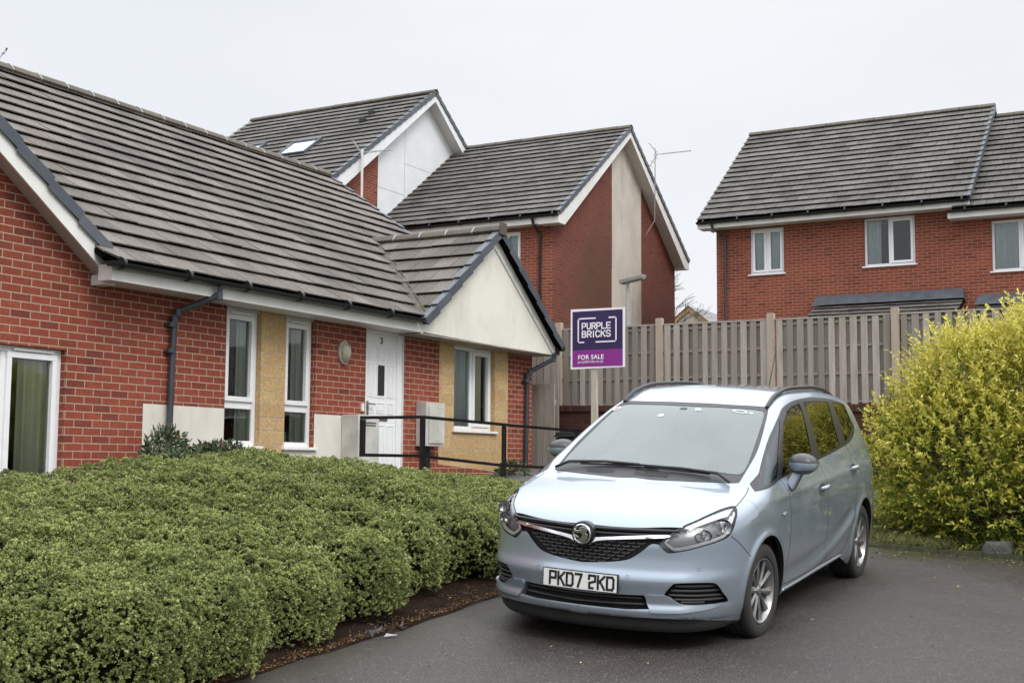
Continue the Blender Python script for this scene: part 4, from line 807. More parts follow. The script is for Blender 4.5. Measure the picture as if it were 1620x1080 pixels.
# crumpled rubbish
t = MB(); R_3 = random.Random(11)
for i in range(16):
    x, y = 7.26 + R_3.gauss(0, .10), 5.02 + R_3.gauss(0, .05); z = gz(x, y) + .015; a = [R_3.uniform(-1, 1) for _ in range(9)]; s_ = .045
    t.add([(x + a[0] * s_, y + a[1] * s_, z), (x + a[2] * s_, y + a[3] * s_, z + abs(a[4]) * .05), (x + a[5] * s_, y + a[6] * s_, z + abs(a[7]) * .06), (x - a[0] * s_, y - a[3] * s_, z + .01)], [(0, 1, 2), (0, 2, 3)], R_3.random())
g = NT('crumpled_foil'); g.p(Base_Color=g.ramp(g.attr(), [(0., (.03, .025, .025)), (.6, (.12, .11, .11)), (.85, (.26, .26, .27))]), Roughness=.4)
tagp(obj('crumpled_litter', t, g.m, fix=False), 'crumpled black and silver wrapper lying on the litter at the driveway edge', 'rubbish', )

# ================================================================ FENCE, WALL, GATE, RAIL
q = NT('weathered_fence_wood'); P = q.pos(); a = q.attr()
c = q.mix(a, (.21, .185, .165), (.46, .42, .385)); c = q.mix(q.ramp(q.noise(q.map(P, (9, 9, .6)), 3, 5, .7), [(.3, 0.), (.75, .7)]), c, (.19, .16, .135)); 
s = q.n('SeparateXYZ'); q.L(P, s.inputs[0]); c = q.mix(q.math('MULTIPLY', q.ramp(q.noise(q.map(P, (1.5, 1.5, .5)), 2, 4), [(.5, 0.), (.75, 1.)]), .4), c, (.16, .15, .07))
c = q.mix(q.ramp(q.noise(P, 22, 3), [(.66, 0.), (.74, .35)]), c, (.08, .065, .05))
q.p(Base_Color=c, Roughness=.9); q.bump(q.noise(q.map(P, (60, 60, 4)), 2, 4), .4, .004); M_wd = q.m
q = NT('fence_post_wood'); q.p(Base_Color=q.mix(q.noise(q.map(q.pos(), (7, 7, .8)), 2, 5, .7), (.27, .215, .165), (.46, .39, .31)), Roughness=.9); M_post = q.m
FX = 20.0; posts = [12.05, 10.15, 8.27, 6.36, 4.41, 2.5, .6, -1.3]; ZT_ = 2.36
FN = thing('slatted_fence', 'long weathered wooden fence of vertical slats and posts behind the car', 'fence', (FX, 5, .9))
for i in range(len(posts) - 2):
    y1, y0 = posts[i] - .05, posts[i + 1] + .05; zb, zt = .98 - .01 * i, ZT_ - .004 * i
    R_3 = random.Random(i * 7 + 1); g = MB(); gb = MB()
    g.box(FX - .035, FX + .035, y0, y1, zt - .03, zt, .6)
    for z in (zt - .09, zt - .47, zt - .90, zb + .06): gb.box(FX - .012, FX + .012, y0, y1, z - .02, z + .02, .3)
    n = 11; st = (y1 - y0) / n
    for k in range(n):
        yy = y0 + (k + .5) * st; w_ = st * .60
        w2_ = w_ * R_3.uniform(.9, 1.08); yy += R_3.uniform(-.006, .006); fx_ = FX + R_3.uniform(-.004, .002); g.box(fx_ - .032, fx_ - .013, yy - w2_ / 2, yy + w2_ / 2, zb + .02 + R_3.uniform(-.008, .008), zt - .032, R_3.random())
        yy += st * .5
        if k < n - 1: gb.box(FX + .013, FX + .03, yy - w_ / 2, yy + w_ / 2, zb + .02, zt - .032, R_3.random() * .5)
    pn = obj('panel', g, M_wd, FN, bevel=.002); obj('back_slats', gb, M_wd, pn)
for i, y in enumerate(posts[1:6]):
    g = MB(); z0, z1 = .35, 2.46 - .012 * i
    g.prism([(y - .055, z0), (y + .055, z0), (y + .055, z1 - .015), (y + .045, z1), (y - .045, z1), (y - .055, z1 - .015)], frY(FX - .085), 0, .10); obj('post', g, M_post, FN)
# brown brick retaining wall below the fence
t = thing('retaining_wall', 'low dark brown brick wall below the wooden fence behind the car', 'wall', (19.8, 5, -.2))
wall('wall', M_brickW, t, [(-6, -.9), (10.9, -.4), (10.9, .93), (-6, .68)], [], frY(19.86)); g = MB()
y = -6.
while y < 10.9:
    z = .68 + (y + 6) * .25 / 16.9; g.box(19.83, 20.07, y + .004, y + .071, z, z + .10, R_3.random()); y += .075
q = NT('coping_brick'); q.p(Base_Color=q.mix(q.attr(), (.035, .014, .012), (.09, .03, .022)), Roughness=.9); obj('coping', g, q.m, t)
# side gate / close-boards between bungalow and fence
t = thing('side_gate', 'narrow weathered plank gate beside the bungalow corner downpipe', 'gate', (18.4, 9.7, -.35))
g = MB(); R_3 = random.Random(5)
for k in range(7):
    y0 = 9.38 + k * .105; g.box(18.3, 18.32, y0 + .004, y0 + .10, -.35, 1.29 + R_3.uniform(-.008, .008), R_3.random())
obj('planks', g, M_wd, t, bevel=.002)
g = MB(); g.box(18.321, 18.36, 9.38, 10.1, .95, 1.04); g.box(18.321, 18.36, 9.38, 10.1, -.1, 0); obj('rails', g, M_wd, t)
t = thing('board_fence', 'taller leaning grey board fence seen behind the narrow plank gate', 'fence', (19.4, 10, -.3))
g = MB()
for k in range(6):
    y0 = 9.86 + k * .14; g.add([(19.4, y0, -.3), (19.4, y0 + .13, -.3), (19.4, y0 + .16, 2.2), (19.4, y0 + .03, 2.2), (19.43, y0, -.3), (19.43, y0 + .13, -.3), (19.43, y0 + .16, 2.2), (19.43, y0 + .03, 2.2)], [(0, 1, 2, 3), (7, 6, 5, 4), (0, 4, 5, 1), (1, 5, 6, 2), (2, 6, 7, 3), (3, 7, 4, 0)], R_3.random() * .6)
obj('boards', g, M_wd, t)
# wheelie bin lid dark in the gap
t = thing('wheelie_bin', 'black wheelie bin in the gap behind the car mirror', 'bin', (17.9, 8.75, -.25))
g = MB(); bx_ = lambda z, s_, e=0: [(17.9 - s_, 8.75 - s_, z), (17.9 + s_, 8.75 - s_, z), (17.9 + s_, 8.75 + s_, z), (17.9 - s_, 8.75 + s_, z)]
g.add(bx_(-.25, .21) + bx_(.42, .27), [(3, 2, 1, 0), (4, 5, 6, 7), (0, 1, 5, 4), (1, 2, 6, 5), (2, 3, 7, 6), (3, 0, 4, 7)]); obj('body', g, M_black, t, bevel=.02)
g = MB(); g.add(bx_(.425, .30) + bx_(.50, .25), [(3, 2, 1, 0), (4, 5, 6, 7), (0, 1, 5, 4), (1, 2, 6, 5), (2, 3, 7, 6), (3, 0, 4, 7)]); g.tube([(17.65, 9.02, .49), (18.15, 9.02, .49)], .018, 8); obj('lid', g, M_black, t, bevel=.02)
g = MB()
for yy in (8.58, 8.92): g.tube([(18.12, yy - .03, -.15), (18.12, yy + .03, -.15)], .10, 16)
obj('wheel', g, M_seal, t)
# ramp handrail
t = thing('ramp_handrail', 'black steel handrail along the ramp in front of the white door', 'handrail', (12.8, 8.3, -.5)); RY = 8.3
for (x, z0, z1) in ((11.6, .08, .50), (12.8, -.6, .55), (14.75, -.6, .52), (16.9, -.45, .49)):
    g = MB(); g.box(x - .025, x + .025, RY - .025, RY + .025, z0, z1 - .019); obj('post', g, M_rail, t, bevel=.004)
g = MB(); g.rod((11.57, RY, .50), (12.8, RY, .55), .036, .036); g.rod((12.8, RY, .55), (14.75, RY, .52), .036, .036); g.rod((14.75, RY, .52), (17.0, RY, .49), .036, .036)
obj('top_rail', g, M_rail, t, smooth=30)
g = MB(); g.rod((11.57, RY, .095), (12.77, RY, .095), .035, .035); g.rod((12.83, RY, .09), (14.72, RY, -.01), .035, .035); g.rod((14.78, RY, -.01), (17.0, RY, -.06), .035, .035)
obj('lower_rail', g, M_rail, t)
g = MB(); g.tube([(14.78, 8.9, -.30), (16.9, 9.2, -.30)], .016, 6); tagp(obj('ground_pipe', g, M_black, loc=(15.8, 9, -.3)), 'thin black pipe running low along the brick wall by the corner downpipe', 'pipe')
# ================================================================ SALE BOARD
SX, SA = 13.8, R_(0)
t = thing('for_sale_board', 'purple and navy for sale board on a wooden post behind the car', 'sign', (SX + .06, 6.57, -.35))
g = MB(); g.prism([(6.155, 1.145), (6.86, 1.135), (6.86, 1.853), (6.155, 1.845)], frY(SX), 0, .008); bd = obj('board', g, simple('white_board', (.80, .79, .82), .5), t)
fs = frY(SX - .002); Z = lambda v: 1.14 + v * .708; Yb = lambda u: 6.86 - u * .703
M_navy = simple('navy_print', (.030, .017, .085), .4, noise=.1); M_purp = simple('purple_print', (.24, .025, .25), .4, noise=.1); M_wht = simple('white_print', (.82, .80, .86), .5)
def bpoly(mb, uv, d=0): mb.prism([(Yb(u), Z(v)) for u, v in uv][::-1], frY(SX - .003 - d), 0, .0015)
g = MB(); bpoly(g, [(.035, .31), (.965, .31), (.965, .965), (.035, .965)]); obj('navy_field', g, M_navy, bd)
g = MB(); bpoly(g, [(.035, .03), (.965, .03), (.965, .308), (.035, .308)]); obj('purple_band', g, M_purp, bd)
g = MB(); th = .022
for (a, b) in (((.145, .84), (.46, .84)), ((.145, .84), (.145, .44)), ((.145, .44), (.245, .44)), ((.72, .84), (.845, .84)), ((.845, .84), (.845, .44)), ((.845, .44), (.48, .44))):
    u0, u1 = min(a[0], b[0]) - th / 2, max(a[0], b[0]) + th / 2; v0, v1 = min(a[1], b[1]) - th / 2, max(a[1], b[1]) + th / 2; bpoly(g, [(u0, v0), (u1, v0), (u1, v1), (u0, v1)], .002)
    if len(g.f) == 18: obj('logo_bracket', g, M_wht, bd); g = MB()
def text3(name, body, h, width, o, xd, yd, mat, parent, weight=.0, spacing=1.0, world=True):
    cu = bpy.data.curves.new('tmp', 'FONT'); cu.body = body; cu.size = 1; cu.offset = weight; cu.extrude = .0; cu.space_character = spacing
    ob = bpy.data.objects.new('tmp', cu); COL.objects.link(ob); dg = bpy.context.evaluated_depsgraph_get(); me = bpy.data.meshes.new_from_object(ob.evaluated_get(dg)); bpy.data.objects.remove(ob)
    co = np.array([v.co for v in me.vertices]); mn, mxx = co.min(0), co.max(0); o, xd, yd = Vector(o), Vector(xd), Vector(yd); mb = MB()
    vs = [o + xd * ((c_[0] - mn[0]) / (mxx[0] - mn[0]) * width) + yd * ((c_[1]) / (mxx[1] if mxx[1] > .1 else 1) * h) for c_ in co]; mb.add(vs, [list(p.vertices) for p in me.polygons])
    return obj(name, mb, mat, parent, fix=False)
yd = Vector((0, 0, 1)); xd = Vector((0, -1, 0)); tx = SX - .008
SL_ = {'P': [[(0, 0), (0, 1), (.7, 1), (1, .85), (1, .6), (.7, .45), (0, .45)]], 'U': [[(0, 1), (0, .25), (.25, 0), (.75, 0), (1, .25), (1, 1)]], 'R': [[(0, 0), (0, 1), (.7, 1), (1, .85), (1, .62), (.7, .47), (0, .47)], [(.55, .47), (1, 0)]], 'L': [[(0, 1), (0, 0), (1, 0)]],
 'E': [[(1, 1), (0, 1), (0, 0), (1, 0)], [(0, .5), (.85, .5)]], 'B': [[(0, 0), (0, 1), (.65, 1), (.92, .86), (.92, .66), (.65, .53), (0, .53)], [(.65, .53), (1, .38), (1, .14), (.7, 0), (0, 0)]], 'I': [[(.5, 0), (.5, 1)]], 'C': [[(1, .8), (.75, 1), (.25, 1), (0, .75), (0, .25), (.25, 0), (.75, 0), (1, .2)]],
 'K': [[(0, 0), (0, 1)], [(1, 1), (.08, .45)], [(.35, .62), (1, 0)]], 'S': [[(1, .85), (.75, 1), (.25, 1), (0, .85), (0, .65), (.25, .54), (.75, .46), (1, .33), (1, .14), (.75, 0), (.25, 0), (0, .15)]]}
def word(body, y0, z0, width, h, sw):
    adv = [(.42 if c_ == 'I' else 1.0) for c_ in body]; gp = .42; tot = sum(adv) + gp * (len(body) - 1); u = width / tot; x = 0
    for c_, a_ in zip(body, adv):
        mb = MB()
        for stroke in SL_[c_]:
            for p0, p1 in zip(stroke[:-1], stroke[1:]):
                f_ = (lambda p: Vector((x * u + (p[0] if c_ != 'I' else .2 * 1) * u * (1 if c_ != 'I' else 1), p[1] * h))); A_, B_ = f_(p0), f_(p1); d = (B_ - A_).normalized() * sw / 2; n_ = Vector((-d.y, d.x))
                mb.prism([(y0 - q_.x, z0 + q_.y) for q_ in (A_ - d - n_, B_ + d - n_, B_ + d + n_, A_ - d + n_)], frY(tx - .0004 * len(mb.f) / 60), 0, .0012)
        obj('letter', mb, M_wht, bd, fix=True); x += a_ + gp
word('PURPLE', Yb(.222), Z(.662), .365, .068, .0135); word('BRICKS', Yb(.222), Z(.527), .365, .068, .0135)
text3('lettering', 'FOR SALE', .052, .335, (tx, Yb(.145), Z(.155)), xd, yd, M_wht, bd, .022, 1.05)
text3('lettering', 'purplebricks.co.uk', .034, .33, (tx, Yb(.145), Z(.092)), xd, yd, M_wht, bd, .0)
g = MB(); g.box(SX + .01, SX + .07, 6.53, 6.595, -.9, 1.80); q = NT('pale_sign_post'); q.p(Base_Color=q.mix(q.noise(q.map(q.pos(), (8, 8, 1)), 4, 5, .7), (.25, .21, .16), (.60, .56, .46)), Roughness=.85); obj('post', g, q.m, t)
# ================================================================ STREET LAMP
t = thing('street_lamp', 'grey street lamp column with flat head in front of the stained gable strip', 'street lamp', (24, 10.62, .2))
g = MB(); g.tube([(24, 10.64, -.2), (24, 10.64, 3.72)], .038, 12); obj('column', g, simple('lamp_column_grey', (.40, .40, .38), .6, noise=.25), t, smooth=40)
g = MB(); g.add([(23.9, 10.78, 3.68), (24.1, 10.78, 3.68), (24.1, 10.30, 3.76), (23.9, 10.30, 3.76), (23.87, 10.80, 3.77), (24.13, 10.80, 3.77), (24.13, 10.27, 3.85), (23.87, 10.27, 3.85)], [(3, 2, 1, 0), (4, 5, 6, 7), (0, 1, 5, 4), (1, 2, 6, 5), (2, 3, 7, 6), (3, 0, 4, 7)]); obj('lamp_head', g, simple('lamp_head_grey', (.42, .42, .40), .6, noise=.2), t, bevel=.015)
# ================================================================ AERIALS
M_al = simple('aerial_metal', (.42, .43, .44), .4, .6)
def aerial(label, mast, bo, bd_, L, nel, ew, refl=True, mat=None, r=.02):
    t = thing('tv_aerial', label, 'TV aerial', mast[0]); mat = mat or M_al
    g = MB(); g.tube(mast, r, 8); obj('mast', g, mat, t, smooth=40)
    g = MB(); bo = Vector(bo); bd_ = Vector(bd_).normalized(); g.tube([bo, bo + bd_ * L], .012, 6); obj('boom', g, M_al, t)
    side = bd_.cross(Vector((0, 0, 1))).normalized(); g = MB(); gdir = Vector((0, 0, 1))
    for k in range(nel):
        c = bo + bd_ * (L * (.25 + .73 * k / max(1, nel - 1))); g.tube([c - side * ew, c + side * ew], .006, 5); g.tube([c - gdir * .03, c + gdir * .03], .008, 5)
    if refl:
        for s_ in (-1, 1):
            for k in range(3): a = bo + bd_ * .12; e = a - bd_ * (.05 + .09 * k) + gdir * s_ * (.10 + .11 * k); g.tube([e - side * .16, e + side * .16], .007, 5)
            g.tube([bo + bd_ * .12, bo - bd_ * .13 + gdir * s_ * .34], .009, 5)
    obj('elements', g, M_al, t)
aerial('TV aerial on a white mast fixed to the tall house bricks above the bungalow ridge', [(27.2, 19.75, 5.9), (27.2, 19.75, 6.4), (26.95, 19.45, 6.7), (26.95, 19.45, 8.12)], (26.95, 19.6, 8.04), (0, -1, -.03), 1.05, 7, .12, mat=simple('white_mast', (.68, .66, .62), .5), r=.035)
aerial('TV aerial on a thin mast against the sky, beside the middle house', [(34.0, 14.5, 6.6), (34.0, 14.22, 7.0), (34.0, 14.2, 9.1)], (34.0, 14.25, 8.92), (0, -1, -.01), 1.15, 12, .05, r=.016)
t = thing('twig_aerial', 'thin leaning rod above the bungalow ridge at the left edge', 'aerial', (11.1, 14.1, 5.0)); g = MB(); g.tube([(11.0, 14.0, 4.9), (11.22, 14.0, 5.26), (11.35, 14.0, 5.43)], .011, 6); g.tube([(11.33, 13.97, 5.43), (11.37, 14.03, 5.46)], .014, 6); g.tube([(11.29, 13.97, 5.36), (11.31, 14.03, 5.37)], .012, 6); obj('rod', g, M_galv, t)
# ================================================================ BARE TREE
def tree(label, base, h, seed, spread, bias=0):
    t = thing('bare_tree', label, 'tree', base); R_3 = random.Random(seed); g = MB(); tw = MB()
    def br(p, d, L, r, lv, mb):
        pts = [p]; rs_ = [r]; c = p.copy(); dd = d.copy()
        for i in range(4): dd = (dd + Vector([R_3.uniform(-.16, .16) for _ in range(3)])).normalized(); c = c + dd * L / 4; pts.append(c.copy()); rs_.append(r * (1 - .16 * (i + 1)))
        mb.tube(pts, [max(.008, r_q) for r_q in rs_], 6 if lv < 2 else 4, cap=False)
        if lv < 4:
            for k in range(4):
                i = R_3.randint(2, 4) if lv else R_3.randint(2, 4); nd = (dd + Vector([R_3.uniform(-1, 1) * spread, (R_3.uniform(-1, 1) + bias) * spread, R_3.uniform(-.2, .6)])).normalized(); br(pts[i], nd, L * R_3.uniform(.55, .75), rs_[i] * .62, lv + 1, tw)
    br(Vector(base), Vector((0, 0, 1)), h * .42, h * .022, 0, g)
    m_ = simple('bare_bark', (.10, .085, .08), .9); obj('trunk', g, m_, t, fix=False); obj('crown', tw, m_, t, fix=False)
tree('bare winter tree seen in the gap beside the middle brick house', (58, 23.8, 2), 8.0, 3, .8, -.6)
tree('thin bare tree close to the corner of the right brick house', (64, 22.9, 2), 11.0, 9, .3, .35)

# small things on the inside sills
g = MB(); g.tube([(11.27, YW + .22, .25), (11.27, YW + .22, .38), (11.30, YW + .22, .50)], [.035, .028, .012], 8); g.tube([(11.27, YW + .22, .38), (11.21, YW + .22, .44)], [.012, .008], 6)
tagp(obj('wooden_figure', g, simple('pale_wood', (.55, .38, .17), .6), loc=(11.27, YW + .22, .25), smooth=50), 'small carved wooden figure on the sill inside the left narrow window', 'ornament')
g = MB(); g.box(12.02, 12.16, YW + .20, YW + .30, .25, .37); tagp(obj('gift_box', g, simple('teal_card', (.16, .36, .30), .6), loc=(12.09, YW + .25, .25), bevel=.004), 'small teal box on the sill inside the right narrow window', 'box')
g = MB(); ph_ = [(.0, .0), (.035, .0), (.045, .04), (.03, .08), (.038, .11)]
n = 14; g.add([(12.28 + r_ * math.cos(6.283 * k / n), YW + .25 + r_ * math.sin(6.283 * k / n), .25 + z_) for r_, z_ in ph_ for k in range(n)], [(i * n + k, i * n + (k + 1) % n, (i + 1) * n + (k + 1) % n, (i + 1) * n + k) for i in range(4) for k in range(n)])
tagp(obj('pot', g, simple('white_china', (.6, .55, .5), .3), loc=(12.28, YW + .25, .25), smooth=50), 'little pale china pot beside the teal box behind the right narrow window', 'pot')
# ================================================================ CAR SURFACE (implicit, car coordinates: x forward, y left, z up)
import numpy as np
def _herm(x, X, Y):
    X = np.asarray(X, float); Y = np.asarray(Y, float); d = np.diff(Y) / np.diff(X); m = np.zeros(len(X)); m[0] = d[0]; m[-1] = d[-1]
    for i in range(1, len(X) - 1):
        if d[i - 1] * d[i] > 0: w1 = 2 * (X[i + 1] - X[i]) + X[i] - X[i - 1]; w2 = X[i + 1] - X[i] + 2 * (X[i] - X[i - 1]); m[i] = (w1 + w2) / (w1 / d[i - 1] + w2 / d[i])
    x = np.clip(x, X[0], X[-1]); i = np.clip(np.searchsorted(X, x) - 1, 0, len(X) - 2); h = X[i + 1] - X[i]; t = (x - X[i]) / h
    return (2 * t**3 - 3 * t**2 + 1) * Y[i] + (t**3 - 2 * t**2 + t) * h * m[i] + (-2 * t**3 + 3 * t**2) * Y[i + 1] + (t**3 - t**2) * h * m[i + 1]
def _smax(a, b, r): h = np.maximum(r - np.abs(a - b), 0) / r; return np.maximum(a, b) + h * h * r * .25
def _smin(a, b, r): return -_smax(-a, -b, r)
HUBF, HUBR, HZ, HR = -.08, -2.82, .318, .372
def c_top(x, y):
    ay = np.abs(y); xh = x + .19 * y * y
    hood = _herm(xh, [-.4, .05, .2, .4, .6, .75, .88, 1.0, 1.2], [1.115, 1.03, 1.0, .962, .912, .862, .795, .70, .45]) - .055 * y * y
    ws = 1.035 - .480 * (xh - .05) - .045 * y * y
    roof = _herm(x, [-4.2, -3.6, -3.4, -3.1, -2.7, -2.2, -1.7, -1.35, -1.0, -.6], [1.2, 1.49, 1.535, 1.585, 1.628, 1.655, 1.658, 1.635, 1.585, 1.50]) - .085 * y * y
    up = _smin(ws, roof, .13); return np.maximum(hood, up) if False else _smax(hood, up, .015)
def c_w(x, z):
    w = _herm(z, [.10, .18, .26, .40, .60, .80, .92, 1.00, 1.06, 1.12, 1.3, 1.5, 1.62, 1.75], [.80, .875, .905, .925, .938, .938, .925, .900, .876, .858, .785, .686, .615, .53])
    w = w * np.where(x > -.3, 1 - .105 * np.clip(x + .3, 0, 2) ** 2, 1.0); w = w * np.where(x < -2.4, 1 - .055 * np.clip(-2.4 - x, 0, 2) ** 2, 1.0)
    for hx in (HUBF, HUBR):
        r = np.hypot(x - hx, z - HZ); w = w + .014 * np.exp(-((r - HR - .012) / .035) ** 2)
    # lower door blade rising to the rear, and waist line
    zc = .29 + .30 * np.clip((-x - .55) / 1.95, 0, 1) ** 2.2; m = np.clip((x + 2.55) / .25, 0, 1) * np.clip((-.45 - x) / .2, 0, 1)
    w = w + m * .012 * (np.exp(-((z - zc) / .035) ** 2) - .9 * np.exp(-((z - zc - .085) / .05) ** 2))
    zw = .915 + .055 * np.clip((-x) / 2.4, 0, 1.2); w = w + .006 * np.exp(-((z - zw) / .03) ** 2) * np.clip((-.1 - x) / .3, 0, 1)
    return w
def c_front(y, z):
    f = _herm(z, [.10, .17, .225, .245, .285, .315, .33, .40, .47, .55, .62, .72, .80, .90, 1.0], [.80, .885, .905, .935, .940, .925, .918, .925, .935, .905, .893, .885, .862, .80, .66])
    ay = np.abs(y); return f - .30 * y * y - .38 * ay ** 6
def c_rear(y, z):
    return _herm(z, [.15, .3, .5, .62, .75, .95, 1.1, 1.3, 1.5, 1.7], [-3.60, -3.70, -3.73, -3.72, -3.67, -3.65, -3.62, -3.53, -3.44, -3.35]) + .10 * y * y + .30 * np.abs(y) ** 6
def cf(x, y, z):
    a = _smax(np.abs(y) - c_w(x, z), x - c_front(y, z), .19); a = _smax(a, c_rear(y, z) - x, .16)
    k = .8; r = np.where(x > .1, .10, .075); return _smax(a, (z - c_top(x, y)) * k, r)
def c_grad(P, e=1.5e-3):
    x, y, z = P[..., 0], P[..., 1], P[..., 2]
    g = np.stack([cf(x + e, y, z) - cf(x - e, y, z), cf(x, y + e, z) - cf(x, y - e, z), cf(x, y, z + e) - cf(x, y, z - e)], -1); return g / (np.linalg.norm(g, axis=-1, keepdims=True) + 1e-12)
def c_solve(O, D, lo, hi, n=34):
    lo = np.full(len(O), float(lo)); hi = np.full(len(O), float(hi))
    for _ in range(n):
        m = (lo + hi) / 2; P = O + D * m[:, None]; ins = cf(P[:, 0], P[:, 1], P[:, 2]) < 0; lo = np.where(ins, m, lo); hi = np.where(ins, hi, m)
    return O + D * ((lo + hi) / 2)[:, None]
XA, XB, QA = 0.34, -3.2, 1.1
def belt_od(u):      # belt chart: u along, returns origin xy and direction xy
    u = np.asarray(u, float); a = np.clip(u / QA, 0, 1) * np.pi / 2; L = XA - XB; v = np.clip(u - QA, 0, L); b = np.clip((u - QA - L) / QA, 0, 1) * np.pi / 2
    ox = XA - v; dx = np.where(u < QA, np.cos(a), -np.sin(b)); dy = np.where(u < QA, np.sin(a), np.cos(b)); return ox, dx, dy
def belt(uz):
    uz = np.asarray(uz, float); ox, dx, dy = belt_od(uz[:, 0]); O = np.stack([ox, 0 * ox, uz[:, 1]], 1); D = np.stack([dx, dy, 0 * dx], 1); return c_solve(O, D, 0.02, 1.6)
def belt_inv(P):
    P = np.asarray(P, float); x, y, z = P[:, 0], P[:, 1], P[:, 2]; u = np.where(x > XA, np.arctan2(y, x - XA) / (np.pi / 2) * QA, np.where(x < XB, QA + XA - XB + np.arctan2(XB - x, np.maximum(y, 1e-9)) / (np.pi / 2) * QA, QA + XA - x))
    return np.stack([u, z], 1)
def topc(xy):
    xy = np.asarray(xy, float); O = np.stack([xy[:, 0], xy[:, 1], 0 * xy[:, 0] + .5], 1); D = np.zeros_like(O); D[:, 2] = 1; return c_solve(O, D, 0, 1.6)
